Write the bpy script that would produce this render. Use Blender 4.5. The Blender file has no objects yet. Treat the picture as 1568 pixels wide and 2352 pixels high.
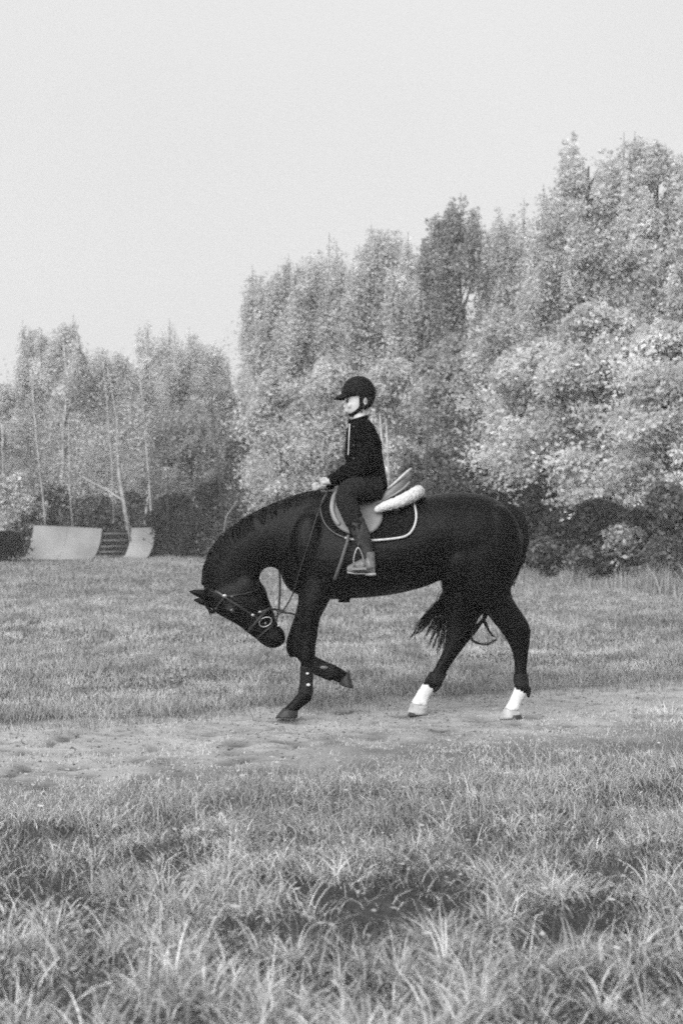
import bpy, bmesh, math, random
import numpy as np
from mathutils import Vector, noise as mn

R = math.radians
rnd = random.Random(7)
rng = np.random.default_rng(11)
sc = bpy.context.scene
col = sc.collection

# ------------------------------------------------------------------ camera
EYE, FOC, YC = 1.43, 3267.0, 10.3          # eye height (m), focal length in photo units, distance of the horse
cam = bpy.data.cameras.new('camera')
cam.sensor_fit = 'VERTICAL'
cam.sensor_height = 36.0
cam.lens = 36.0 * FOC / 2352.0
cam.shift_y = 13.0 / 2352.0
cam.clip_start, cam.clip_end = 0.1, 2000
cam.dof.use_dof = True
cam.dof.focus_distance = YC - 0.7
cam.dof.aperture_fstop = 2.8
camo = bpy.data.objects.new('camera', cam)
camo.location = (0, 0, EYE)
camo.rotation_euler = (R(90), 0, 0)
col.objects.link(camo)
sc.camera = camo

# ------------------------------------------------------------------ sky and sun (overcast, black and white photograph)
SUN_EL, SUN_AZ = R(52), R(-125)
w = bpy.data.worlds.new('World'); sc.world = w; w.use_nodes = True
nt = w.node_tree; nt.nodes.clear()
sky = nt.nodes.new('ShaderNodeTexSky'); sky.sky_type = 'NISHITA'; sky.sun_disc = False
sky.sun_elevation = SUN_EL; sky.sun_rotation = R(215); sky.dust_density = 6; sky.air_density = 1.5
bw = nt.nodes.new('ShaderNodeRGBToBW')
mx = nt.nodes.new('ShaderNodeMath'); mx.operation = 'MULTIPLY_ADD'
mx.inputs[1].default_value = 0.18; mx.inputs[2].default_value = 7.4     # an even cloud layer over the clear sky
cn_ = nt.nodes.new('ShaderNodeTexNoise'); cn_.inputs['Scale'].default_value = 1.6; cn_.inputs['Detail'].default_value = 5
tcw = nt.nodes.new('ShaderNodeTexCoord'); nt.links.new(tcw.outputs['Generated'], cn_.inputs['Vector'])
cr_ = nt.nodes.new('ShaderNodeMapRange'); cr_.inputs['From Min'].default_value = .3; cr_.inputs['From Max'].default_value = .7
cr_.inputs['To Min'].default_value = .95; cr_.inputs['To Max'].default_value = 1.05; nt.links.new(cn_.outputs['Fac'], cr_.inputs['Value'])
cm_ = nt.nodes.new('ShaderNodeMath'); cm_.operation = 'MULTIPLY'; nt.links.new(cr_.outputs[0], cm_.inputs[1])
bg = nt.nodes.new('ShaderNodeBackground'); bg.inputs['Strength'].default_value = 0.1
out = nt.nodes.new('ShaderNodeOutputWorld')
nt.links.new(sky.outputs[0], bw.inputs[0]); nt.links.new(bw.outputs[0], mx.inputs[0])
nt.links.new(mx.outputs[0], cm_.inputs[0]); nt.links.new(cm_.outputs[0], bg.inputs['Color']); nt.links.new(bg.outputs[0], out.inputs[0])

sun = bpy.data.lights.new('sun', 'SUN'); sun.energy = 4.9; sun.angle = R(60); sun.color = (1, 1, 1)
suno = bpy.data.objects.new('sun', sun)
suno.rotation_euler = (R(57), 0, R(-28))
col.objects.link(suno)

sc.view_settings.view_transform = 'Standard'
sc.view_settings.look = 'None'
sc.view_settings.exposure = 0.0
sc.view_settings.gamma = 1.0
sc.view_settings.use_curve_mapping = False
sc.cycles.use_denoising = False
sc.cycles.use_adaptive_sampling = True
sc.cycles.adaptive_threshold = 0.25
sc.cycles.adaptive_min_samples = 36
sc.cycles.sample_clamp_indirect = 3.0
sc.cycles.sample_clamp_direct = 6.0
sc.cycles.max_bounces = 6
sc.cycles.transparent_max_bounces = 6
sc.cycles.volume_bounces = 1
sc.cycles.filter_width = 1.8

# ------------------------------------------------------------------ helpers
def at(px, py, Y):
    return Vector(((px - 784.0) / FOC * Y, Y, EYE + (1189.0 - py) / FOC * Y))

def tag(o, label=None, cat=None, group=None, kind=None):
    if label: o['label'] = label
    if cat: o['category'] = cat
    if group: o['group'] = group
    if kind: o['kind'] = kind
    return o

def empty(name, loc=(0, 0, 0)):
    o = bpy.data.objects.new(name, None); o.location = loc; o.empty_display_size = .2
    col.objects.link(o); return o

def link(name, me, mat=None, parent=None):
    if mat is not None and not me.materials: me.materials.append(mat)
    o = bpy.data.objects.new(name, me); col.objects.link(o)
    if parent is not None:
        o.parent = parent
        off = Vector((0, 0, 0)); q = parent
        while q is not None: off += q.location; q = q.parent
        o.location = -off
    return o

def npmesh(name, verts, faces, smooth=False, shade=None):
    verts = np.asarray(verts, dtype=np.float32); faces = np.asarray(faces, dtype=np.int32)
    n, k = faces.shape
    me = bpy.data.meshes.new(name)
    me.vertices.add(len(verts)); me.vertices.foreach_set('co', verts.ravel())
    me.loops.add(n * k); me.loops.foreach_set('vertex_index', faces.ravel())
    me.polygons.add(n); me.polygons.foreach_set('loop_start', np.arange(0, n * k, k, dtype=np.int32))
    me.polygons.foreach_set('loop_total', np.full(n, k, dtype=np.int32))
    me.polygons.foreach_set('use_smooth', np.full(n, smooth, dtype=bool))
    me.update(calc_edges=True)
    if shade is not None:
        a = me.attributes.new('shade', 'FLOAT', 'POINT')
        a.data.foreach_set('value', np.asarray(shade, dtype=np.float32))
    return me

def bm_mesh(name, bm, smooth=True):
    bmesh.ops.recalc_face_normals(bm, faces=bm.faces)
    me = bpy.data.meshes.new(name); bm.to_mesh(me); bm.free()
    for p in me.polygons: p.use_smooth = smooth
    return me

def mat(name, v, rough=.8, var=.15, scale=6.0, bump=0.0, bscale=None, shade=False, trans=0.0, metal=0.0, sheen=0.0, spec=.5, detail=4.0):
    m = bpy.data.materials.new(name); m.use_nodes = True
    t = m.node_tree; b = t.nodes['Principled BSDF']
    b.inputs['Roughness'].default_value = rough; b.inputs['Metallic'].default_value = metal
    b.inputs['Specular IOR Level'].default_value = spec
    if sheen:
        b.inputs['Sheen Weight'].default_value = sheen; b.inputs['Sheen Roughness'].default_value = .4
    tc = t.nodes.new('ShaderNodeTexCoord')
    nz = t.nodes.new('ShaderNodeTexNoise'); nz.inputs['Scale'].default_value = scale; nz.inputs['Detail'].default_value = detail
    t.links.new(tc.outputs['Object'], nz.inputs['Vector'])
    mr = t.nodes.new('ShaderNodeMapRange')
    mr.inputs['From Min'].default_value = .3; mr.inputs['From Max'].default_value = .7
    mr.inputs['To Min'].default_value = v * (1 - var); mr.inputs['To Max'].default_value = v * (1 + var)
    t.links.new(nz.outputs['Fac'], mr.inputs['Value'])
    last = mr.outputs['Result']
    if shade:
        at_ = t.nodes.new('ShaderNodeAttribute'); at_.attribute_name = 'shade'
        mu = t.nodes.new('ShaderNodeMath'); mu.operation = 'MULTIPLY'
        t.links.new(last, mu.inputs[0]); t.links.new(at_.outputs['Fac'], mu.inputs[1]); last = mu.outputs[0]
    t.links.new(last, b.inputs['Base Color'])
    if bump:
        n2 = t.nodes.new('ShaderNodeTexNoise'); n2.inputs['Scale'].default_value = bscale or scale * 6; n2.inputs['Detail'].default_value = 5
        t.links.new(tc.outputs['Object'], n2.inputs['Vector'])
        bp = t.nodes.new('ShaderNodeBump'); bp.inputs['Strength'].default_value = bump; bp.inputs['Distance'].default_value = .01
        t.links.new(n2.outputs['Fac'], bp.inputs['Height']); t.links.new(bp.outputs[0], b.inputs['Normal'])
    if trans:
        tr = t.nodes.new('ShaderNodeBsdfTranslucent'); t.links.new(last, tr.inputs['Color'])
        ms = t.nodes.new('ShaderNodeMixShader'); ms.inputs[0].default_value = trans
        o = t.nodes['Material Output']
        t.links.new(b.outputs[0], ms.inputs[1]); t.links.new(tr.outputs[0], ms.inputs[2]); t.links.new(ms.outputs[0], o.inputs[0])
    return m

M = dict(
    coat=mat('coat', .0022, .45, .35, 4, .3, 60, spec=.12),
    sockhair=mat('sock_hair', .6, .8, .12, 25, .4, 150),
    tailhair=mat('tail_hair', .006, .6, .4, 8, spec=.15),
    hoofdark=mat('hoof_dark', .016, .6, .5, 20, .3, 80),
    hooflight=mat('hoof_light', .32, .6, .35, 20, .3, 80),
    strap=mat('bridle_leather', .02, .5, .3, 30, spec=.25),
    strapgrey=mat('grey_leather', .065, .5, .3, 30, .2),
    metal=mat('bit_metal', .28, .4, .1, 10, metal=.9),
    leather=mat('saddle_leather', .12, .5, .2, 14, .3, 90),
    leatherdark=mat('knee_roll_leather', .2, .55, .2, 20, .2, 90),
    padcloth=mat('pad_cloth', .006, .9, .25, 25, .4, 120, spec=.06),
    piping=mat('pad_piping', .42, .7, .15, 40),
    fleece=mat('fleece', .52, .95, .12, 40, 1.0, 70),
    jacket=mat('jacket_cloth', .004, .9, .4, 12, .5, 40, spec=.05),
    breeches=mat('breeches_cloth', .014, .9, .3, 16, .5, 50, spec=.06),
    shoe=mat('shoe_leather', .13, .6, .5, 30, .3),
    boot=mat('boot_leather', .03, .55, .4, 30, .2, spec=.25),
    sole=mat('boot_sole', .25, .7, .3, 30),
    helmet=mat('helmet_shell', .006, .7, .3, 20, .2, 120, spec=.12),
    skin=mat('skin', .46, .55, .05, 20),
    ear=mat('ear_skin', .22, .6, .1, 20),
    glove=mat('glove_cloth', .36, .8, .15, 60, .3, 200),
    hair=mat('dark_hair', .01, .6, .4, 40, spec=.15),
    white=mat('white_trim', .5, .7, .1, 30),
    hboot=mat('tendon_boot_shell', .009, .6, .4, 25, spec=.15),
    hbootgrey=mat('tendon_boot_grey', .16, .5, .4, 40),
    bark_light=mat('birch_bark', .33, .8, .45, 3, .4, 20),
    bark_dark=mat('dark_bark', .05, .9, .4, 6, .6, 30),
    twig=mat('twig_bark', .07, .9, .3, 6),
    plywood=mat('ramp_plywood', .25, .75, .3, .9, .15, 10, detail=6),
    joist=mat('ramp_joist', .13, .8, .3, 3),
    rampdark=mat('ramp_backing', .015, .9, .3, 3),
    litter=mat('fallen_leaf', .42, .7, .2, 30, trans=.2),
)
def leafmat(name, v, tr=.35):
    return mat(name, v, .85, .12, .7, shade=True, trans=tr, spec=.04)
LEAF = dict(light=leafmat('leaf_pale', .66, .45), mid=leafmat('leaf_mid', .66, .48), dark=leafmat('leaf_dusky', .4, .4), deep=leafmat('leaf_shaded', .055, .25), dim=leafmat('leaf_dim', .16, .3), faded=leafmat('leaf_faded', .76, .5))  # darkest undergrowth leaves hold the shade beneath the trees in their colour

# ------------------------------------------------------------------ ground
PATH_U = [(-900, 1740), (-300, 1690), (0, 1664), (300, 1645), (784, 1608), (1200, 1582), (1568, 1560), (2100, 1530), (2900, 1495)]
PATH_L = [(-900, 1950), (-300, 1830), (0, 1790), (250, 1772), (450, 1752), (784, 1722), (1200, 1682), (1568, 1650), (2100, 1590), (2900, 1530)]
def gp(px, py):
    Y = FOC * EYE / (py - 1189.0); return ((px - 784) / FOC * Y, Y)
PU = np.array([gp(*p) for p in PATH_U]); PL = np.array([gp(*p) for p in PATH_L])
def vnoise(x, y, s, seed=0):
    # smooth value noise on arrays
    X = x * s + seed * 17.3; Y = y * s + seed * 9.1
    xi = np.floor(X).astype(np.int64); yi = np.floor(Y).astype(np.int64); fx = X - xi; fy = Y - yi
    fx = fx * fx * (3 - 2 * fx); fy = fy * fy * (3 - 2 * fy)
    def h(a, b):
        v = np.sin(a * 127.1 + b * 311.7 + seed * 74.7) * 43758.5453
        return v - np.floor(v)
    return (h(xi, yi) * (1 - fx) + h(xi + 1, yi) * fx) * (1 - fy) + (h(xi, yi + 1) * (1 - fx) + h(xi + 1, yi + 1) * fx) * fy

def path_mask(x, y, soft=.25):
    u = np.interp(x, PU[:, 0], PU[:, 1]); l = np.interp(x, PL[:, 0], PL[:, 1])
    wob = .10 * np.sin(x * 2.3 + 1) + .07 * np.sin(x * 5.9) + .05 * np.sin(x * 13 + 2) + .35 * (vnoise(x, y, 4.0, 51) - .5) + .25 * (vnoise(x, y, 11.0, 52) - .5)
    a = np.clip((u + wob * .5 - y) / (soft * .5) + .5, 0, 1); b = np.clip((y - l - wob * 2.5) / (soft * 4.5) + .5, 0, 1)
    return a * b

# dark trodden holes in the track: (px, py, length px, height px)
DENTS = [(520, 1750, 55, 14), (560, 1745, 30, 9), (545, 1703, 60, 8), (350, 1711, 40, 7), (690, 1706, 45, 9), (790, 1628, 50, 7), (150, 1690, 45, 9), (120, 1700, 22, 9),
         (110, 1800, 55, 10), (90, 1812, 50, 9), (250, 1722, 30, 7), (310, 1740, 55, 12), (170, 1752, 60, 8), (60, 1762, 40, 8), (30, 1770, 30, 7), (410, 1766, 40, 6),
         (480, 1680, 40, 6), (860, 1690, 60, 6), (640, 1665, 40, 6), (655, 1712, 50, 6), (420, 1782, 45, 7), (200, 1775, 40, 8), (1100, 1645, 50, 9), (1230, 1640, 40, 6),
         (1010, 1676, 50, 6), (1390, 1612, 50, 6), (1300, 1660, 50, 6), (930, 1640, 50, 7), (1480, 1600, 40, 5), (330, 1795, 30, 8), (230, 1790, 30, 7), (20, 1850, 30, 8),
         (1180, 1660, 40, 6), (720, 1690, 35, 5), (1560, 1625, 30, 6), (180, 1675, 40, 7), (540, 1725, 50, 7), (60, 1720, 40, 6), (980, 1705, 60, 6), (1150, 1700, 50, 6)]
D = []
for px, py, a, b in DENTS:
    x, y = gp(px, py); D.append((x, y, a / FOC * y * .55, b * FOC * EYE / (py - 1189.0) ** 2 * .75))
NBIG = len(D)
rd = np.random.default_rng(5)
for i in range(420):
    x = rd.uniform(-9, 9); u = np.interp(x, PU[:, 0], PU[:, 1]); l = np.interp(x, PL[:, 0], PL[:, 1])
    D.append((x, rd.uniform(l, u), rd.uniform(.03, .11), rd.uniform(.025, .05)))

def ground_h(x, y):
    x = np.asarray(x, dtype=float); y = np.asarray(y, dtype=float)
    pm = path_mask(x, y, .6)
    near = np.clip((22 - y) / 10, 0, 1)
    h = (vnoise(x, y, .35, 1) - .5) * .05 * near + (vnoise(x, y, 1.6, 2) - .5) * .05 * (1 - pm) * near + (vnoise(x, y, 5, 3) - .5) * .018 * near
    h = h + pm * near * ((vnoise(x, y, 9, 6) - .5) * .022 + (vnoise(x, y, 17, 7) - .5) * .012)
    h = h - .03 * pm + (vnoise(x, y, .04, 4) - .5) * .10 * np.clip((y - 16) / 12, 0, 1)
    tuss = np.clip((8.6 - y) / 3, 0, 1) * (1 - pm)
    h = h + tuss * (vnoise(x, y, 2.6, 5) - .5) * .07
    for dx, dy, ra, rb in D:
        k = ((x - dx) / ra) ** 2 + ((y - dy) / rb) ** 2
        h = h - .03 * np.exp(-k * 1.3) * (k < 6)
    return h

def axis(lo, hi, step, far_lo, far_hi, grow=1.14):
    a = list(np.arange(lo, hi, step)); s = step
    while a[-1] < far_hi: s = min(s * grow, 40); a.append(a[-1] + s)
    s = step
    while a[0] > far_lo: s = min(s * grow, 40); a.insert(0, a[0] - s)
    return np.array(a)
gx = axis(-3.2, 3.4, .03, -400, 400); gy = axis(3.2, 13.4, .03, -60, 700)
GX, GY = np.meshgrid(gx, gy)
GH = ground_h(GX.ravel(), GY.ravel())
nx, ny = len(gx), len(gy)
ii = (np.arange(ny - 1)[:, None] * nx + np.arange(nx - 1)[None, :]).ravel()
gfaces = np.stack([ii, ii + 1, ii + nx + 1, ii + nx], 1)
pmv = path_mask(GX.ravel(), GY.ravel())
low_ = np.interp(GX.ravel(), PL[:, 0], PL[:, 1]) - GY.ravel()
pmv = np.maximum(pmv, np.where(low_ > -1.5, np.clip(1 - low_ / 1.5, 0, 1) * .75 * (.5 + vnoise(GX.ravel(), GY.ravel(), 4, 71)), 0) * (GY.ravel() < np.interp(GX.ravel(), PU[:, 0], PU[:, 1]) - .3))
pmv = np.clip(pmv, 0, 1)
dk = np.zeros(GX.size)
HOOF_SOIL_SHADE = [gp(*q) + (ra_, rb_) for q, ra_, rb_ in (((655, 1652), .16, .05), ((1172, 1651), .14, .06), ((1120, 1648), .16, .05), ((958, 1643), .12, .06), ((800, 1626), .14, .05), ((905, 1640), .10, .04))]  # contact shade by the hooves with dark soil patches, painted into the ground colour
for dx, dy, ra, rb in D + HOOF_SOIL_SHADE:
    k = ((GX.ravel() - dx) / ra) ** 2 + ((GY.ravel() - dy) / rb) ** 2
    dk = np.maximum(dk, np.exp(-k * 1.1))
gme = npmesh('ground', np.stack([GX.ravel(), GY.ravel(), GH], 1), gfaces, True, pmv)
a = gme.attributes.new('dark_soil_shade', 'FLOAT', 'POINT'); a.data.foreach_set('value', dk.astype(np.float32))  # turned soil of the dents plus painted hoof contact shade, as a darkening factor
gm = bpy.data.materials.new('soil_and_turf'); gm.use_nodes = True
t = gm.node_tree; b = t.nodes['Principled BSDF']; b.inputs['Roughness'].default_value = .95; b.inputs['Specular IOR Level'].default_value = .1
tc = t.nodes.new('ShaderNodeTexCoord')
def nz(scale, detail=6, stretch=None):
    n = t.nodes.new('ShaderNodeTexNoise'); n.inputs['Scale'].default_value = scale; n.inputs['Detail'].default_value = detail; n.inputs['Roughness'].default_value = .65
    if stretch:
        mp = t.nodes.new('ShaderNodeMapping'); mp.inputs['Scale'].default_value = stretch; t.links.new(tc.outputs['Object'], mp.inputs[0]); t.links.new(mp.outputs[0], n.inputs['Vector'])
    else: t.links.new(tc.outputs['Object'], n.inputs['Vector'])
    return n.outputs['Fac']
def rng_(src, a0, a1, b0, b1):
    n = t.nodes.new('ShaderNodeMapRange'); n.inputs['From Min'].default_value = a0; n.inputs['From Max'].default_value = a1
    n.inputs['To Min'].default_value = b0; n.inputs['To Max'].default_value = b1; t.links.new(src, n.inputs['Value']); return n.outputs[0]
def mth(op, a_, b_):
    n = t.nodes.new('ShaderNodeMath'); n.operation = op
    for i, s in enumerate((a_, b_)):
        if isinstance(s, (int, float)): n.inputs[i].default_value = s
        else: t.links.new(s, n.inputs[i])
    return n.outputs[0]
att = t.nodes.new('ShaderNodeAttribute'); att.attribute_name = 'shade'
att2 = t.nodes.new('ShaderNodeAttribute'); att2.attribute_name = 'dark_soil_shade'
pathc = mth('MULTIPLY', rng_(nz(1.6, 8, (1, 2.2, 1)), .3, .7, .26, .38), rng_(nz(14, 8, (1, 2.5, 1)), .25, .75, .78, 1.15))
turfc = mth('MULTIPLY', rng_(nz(.5, 8), .3, .7, .035, .08), rng_(nz(9, 8), .3, .7, .6, 1.3))
mixc = t.nodes.new('ShaderNodeMix'); mixc.data_type = 'FLOAT'
t.links.new(att.outputs['Fac'], mixc.inputs[0]); t.links.new(turfc, mixc.inputs[2]); t.links.new(pathc, mixc.inputs[3])
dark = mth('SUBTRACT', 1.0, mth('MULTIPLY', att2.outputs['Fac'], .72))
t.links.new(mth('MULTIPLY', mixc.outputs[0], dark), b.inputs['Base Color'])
bp = t.nodes.new('ShaderNodeBump'); bp.inputs['Strength'].default_value = .6; bp.inputs['Distance'].default_value = .02
t.links.new(nz(30, 8), bp.inputs['Height']); t.links.new(bp.outputs[0], b.inputs['Normal'])
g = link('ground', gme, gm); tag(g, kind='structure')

# ------------------------------------------------------------------ grass
def blades(x, y, length, width, lean, seg, shade, droop=1.0):
    """curved tapered ribbons: arrays in, mesh arrays out"""
    n = len(x); az = rng.uniform(0, 2 * np.pi, n) if np.isscalar(lean) or lean.ndim == 1 else lean[:, 1]
    ln = lean if (np.isscalar(lean) or lean.ndim == 1) else lean[:, 0]
    z0 = ground_h(x, y) - .01
    dx, dy = np.cos(az), np.sin(az)
    wa = rng.uniform(0, np.pi, n); wx, wy = np.cos(wa), np.sin(wa) * .35
    V = []; t_ = np.linspace(0, 1, seg + 1)
    for k, tt in enumerate(t_):
        ang = ln * (.25 + droop * tt)
        r = length * tt
        px_ = x + dx * r * np.sin(ang) ; py_ = y + dy * r * np.sin(ang); pz = z0 + r * np.cos(np.minimum(ang, 1.75))
        ww = width * (1 - tt ** 1.6) * .5 + .0004
        V.append(np.stack([px_ - wx * ww, py_ - wy * ww, pz], 1)); V.append(np.stack([px_ + wx * ww, py_ + wy * ww, pz], 1))
    V = np.stack(V, 1)  # n, 2(seg+1), 3
    m = 2 * (seg + 1)
    F = []
    for k in range(seg): F.append(np.stack([np.full(n, 2 * k), np.full(n, 2 * k + 1), np.full(n, 2 * k + 3), np.full(n, 2 * k + 2)], 1))
    F = np.stack(F, 1) + (np.arange(n) * m)[:, None, None]
    S = np.repeat(shade, m)
    return V.reshape(-1, 3), F.reshape(-1, 4), S

def pile(parts):
    vs, fs, ss, o = [], [], [], 0
    for v, f, s in parts: vs.append(v); fs.append(f + o); ss.append(s); o += len(v)
    return np.concatenate(vs), np.concatenate(fs), np.concatenate(ss)

grassmat = mat('grass_blade', .44, .6, .12, .8, shade=True, trans=.2, spec=.25)
# near tussocks
cx, cy, cl, cn, cs = [], [], [], [], []
holes = [gp(100, 2080), (gp(215, 2090)), gp(330, 1975), gp(420, 1900), gp(930, 2100), gp(1180, 2180), gp(1000, 2110), gp(150, 2210), gp(620, 1900), gp(640, 2290), gp(880, 2300), gp(1540, 2260), gp(1060, 2080), gp(1300, 2150), gp(1140, 1800), gp(870, 1840), gp(1510, 1830), gp(1090, 1930), gp(540, 2260), gp(760, 2330), gp(1350, 2270)]
for (a0, a1, n, lbase) in ((3.1, 4.4, 560, .15), (4.4, 5.6, 640, .13), (5.6, 8.6, 1400, .075)):
    for i in range(n):
        y = rnd.uniform(a0, a1); x = rnd.uniform(-.33, .33) * y * 1.15 + rnd.uniform(-.4, .4)
        pmk = float(path_mask(np.array([x]), np.array([y]))[0])
        if pmk > .4: continue
        hd = min((x - hx) ** 2 * 1.0 + ((y - hy) * .8) ** 2 for hx, hy in holes)
        if hd < .014: continue
        if float(vnoise(np.array([x]), np.array([y]), 4.6, 33)[0] * .6 + vnoise(np.array([x]), np.array([y]), 9.5, 34)[0] * .4) < (.50 if y < 5.8 else .44): continue
        dl = float(np.interp(x, PL[:, 0], PL[:, 1])) - y
        if dl < 0: continue
        hf_ = min(1, max(.35, dl / 1.6))
        cx.append(x); cy.append(y); cl.append(lbase * hf_ * rnd.uniform(.6, 1.25)); cn.append(int(rnd.uniform(38, 75))); cs.append(rnd.uniform(.7, 1.3))
cx, cy, cl, cn, cs = map(np.array, (cx, cy, cl, cn, cs))
rep = np.repeat(np.arange(len(cx)), cn)
n = len(rep)
rr = np.abs(rng.normal(0, .055, n)); aa = rng.uniform(0, 2 * np.pi, n)
bx, by = cx[rep] + rr * np.cos(aa), cy[rep] + rr * np.sin(aa)
ca = rng.uniform(0, 2 * np.pi, len(cx))[rep]                     # each tussock is combed over one way
az = np.where(rng.random(n) < .35, ca + rng.normal(0, .7, n), aa + rng.normal(0, .4, n))
lean = np.stack([np.clip(rng.normal(1.12, .42, n), .05, 1.75), az], 1)
G1 = blades(bx, by, cl[rep] * rng.uniform(.55, 1.35, n), rng.uniform(.0028, .0066, n), lean, 5, cs[rep] * rng.uniform(.4, 1.5, n), 1.1)
# low growth everywhere near
n = 52000
y = rng.uniform(3.1, 9.6, n); x = rng.uniform(-.36, .36, n) * y + rng.uniform(-.3, .3, n)
keep = rng.random(n) > path_mask(x, y) * 1.0
hd = np.min([(x - hx) ** 2 + ((y - hy) * .8) ** 2 for hx, hy in holes], 0)
keep &= (hd > .012) | (rng.random(n) < .1)
keep &= (y > 5.8) | (rng.random(n) < .25)
keep &= (vnoise(x, y, 3.1, 31) > .34) | (y > 6.5)
x, y = x[keep], y[keep]; n = len(x)
hf = np.clip((np.interp(x, PL[:, 0], PL[:, 1]) - y + .25) / 1.5, .2, 1)
G2 = blades(x, y, rng.uniform(.04, .11, n) * hf, rng.uniform(.002, .0042, n), np.clip(rng.normal(.7, .35, n), .05, 1.4), 3, (.6 + .55 * vnoise(x, y, 1.3, 8)) * rng.uniform(.5, 1.3, n))
# flattened dead straw and dark undergrowth between the tussocks
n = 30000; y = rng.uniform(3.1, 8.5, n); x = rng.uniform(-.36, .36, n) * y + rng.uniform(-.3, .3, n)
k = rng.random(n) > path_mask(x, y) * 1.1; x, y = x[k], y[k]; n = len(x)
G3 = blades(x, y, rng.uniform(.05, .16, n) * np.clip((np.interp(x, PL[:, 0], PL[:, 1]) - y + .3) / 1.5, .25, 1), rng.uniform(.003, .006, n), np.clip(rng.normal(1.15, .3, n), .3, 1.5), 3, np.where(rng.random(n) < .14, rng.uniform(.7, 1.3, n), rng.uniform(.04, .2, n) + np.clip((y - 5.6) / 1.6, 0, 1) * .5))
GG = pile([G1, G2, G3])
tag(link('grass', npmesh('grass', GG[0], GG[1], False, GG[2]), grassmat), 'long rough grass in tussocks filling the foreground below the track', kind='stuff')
# turf on the track and the meadow behind
def field(n, y0, y1, l0, l1, w0, w1, seg=2, on_path=None, power=1.0):
    u = rng.random(n) ** power; y = y0 + (y1 - y0) * u; x = rng.uniform(-.34, .34, n) * y + rng.uniform(-.6, .6, n)
    p = path_mask(x, y)
    if on_path: k = (p > .05) & (rng.random(n) < .5 + .9 * np.clip((np.interp(x, PU[:, 0], PU[:, 1]) * .45 + np.interp(x, PL[:, 0], PL[:, 1]) * .55 - y) / .8, 0, 1)) & (vnoise(x, y, 2.2, 41) * .6 + vnoise(x, y, 7.2, 42) * .4 > .36)
    else: k = rng.random(n) > p * 1.6
    if not on_path:
        edge = 49 - np.clip(((x / y * FOC + 784) - 400) / 800, 0, 1) * 16 - np.clip(((x / y * FOC + 784) - 1200) / 370, 0, 1.6) * 6.5
        k &= y < edge + .6
    if on_path:
        for dx, dy, ra, rb in D[:NBIG]: k &= ((x - dx) / ra) ** 2 + ((y - dy) / rb) ** 2 > 1.0
    x, y = x[k], y[k]; n = len(x)
    sh = (1 - .26 * np.clip((y - 12) / 10, 0, 1)) * (.72 + .3 * vnoise(x, y, .9, 12)) * (.6 + .8 * vnoise(x, y * .6, 4.5, 15)) * (.88 + .24 * vnoise(x, y, .2, 13)) * rng.uniform(.65, 1.25, n)
    if on_path: sh = sh * 1.25
    return blades(x, y, rng.uniform(l0, l1, n) * (.6 + .8 * vnoise(x, y, .8, 14)), rng.uniform(w0, w1, n), np.clip(rng.normal(.6, .3, n), .05, 1.3), seg, sh)
F1 = field(230000, 6.6, 14, .008, .035, .003, .008, 1, True)
F2 = field(120000, 9.5, 16, .03, .085, .004, .009)
F3 = field(120000, 15, 27, .04, .11, .009, .018)
F4 = field(120000, 26, 50, .05, .14, .016, .036, 1)
# taller fringe along the upper edge of the track
n = 14000; x = rng.uniform(-5, 6, n); u = np.interp(x, PU[:, 0], PU[:, 1]); y = u + rng.normal(.12, .26, n) + .3 * (vnoise(x, x * 0, 2.5, 61) - .5)
F5 = blades(x, y, rng.uniform(.05, .13, n), rng.uniform(.003, .006, n), np.clip(rng.normal(.5, .3, n), .05, 1.2), 3, rng.uniform(.22, .85, n))
P = pile([F1, F2, F3, F4, F5])
tag(link('meadow_grass', npmesh('meadow_grass', P[0], P[1], False, P[2]), grassmat), 'short pale meadow grass on and behind the track up to the trees', kind='stuff')

# ------------------------------------------------------------------ trees
def edgeY(px):
    return 49 - min(max((px - 400) / 800, 0), 1) * 16 - min(max((px - 1200) / 370, 0), 1.6) * 6.5

def tube(pts, radii, ns=6, name='tube', cap=True):
    """round tube through points; returns verts, quads"""
    pts = [Vector(p) for p in pts]; n = len(pts); vs = []
    prev = None
    for i, p in enumerate(pts):
        d = (pts[min(i + 1, n - 1)] - pts[max(i - 1, 0)]).normalized()
        if prev is None:
            ref = Vector((0, 1, 0)) if abs(d.y) < .9 else Vector((1, 0, 0)); u_ = d.cross(ref).normalized()
        else:
            u_ = (prev - d * prev.dot(d)).normalized()
        prev = u_; v_ = d.cross(u_)
        r = radii[i] if hasattr(radii, '__len__') else radii
        if not isinstance(r, tuple): r = (r, r)
        for k in range(ns):
            a_ = 2 * math.pi * k / ns; vs.append(p + u_ * math.cos(a_) * r[0] + v_ * math.sin(a_) * r[1])
    fs = [(i * ns + k, i * ns + (k + 1) % ns, (i + 1) * ns + (k + 1) % ns, (i + 1) * ns + k) for i in range(n - 1) for k in range(ns)]
    return vs, fs

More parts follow.
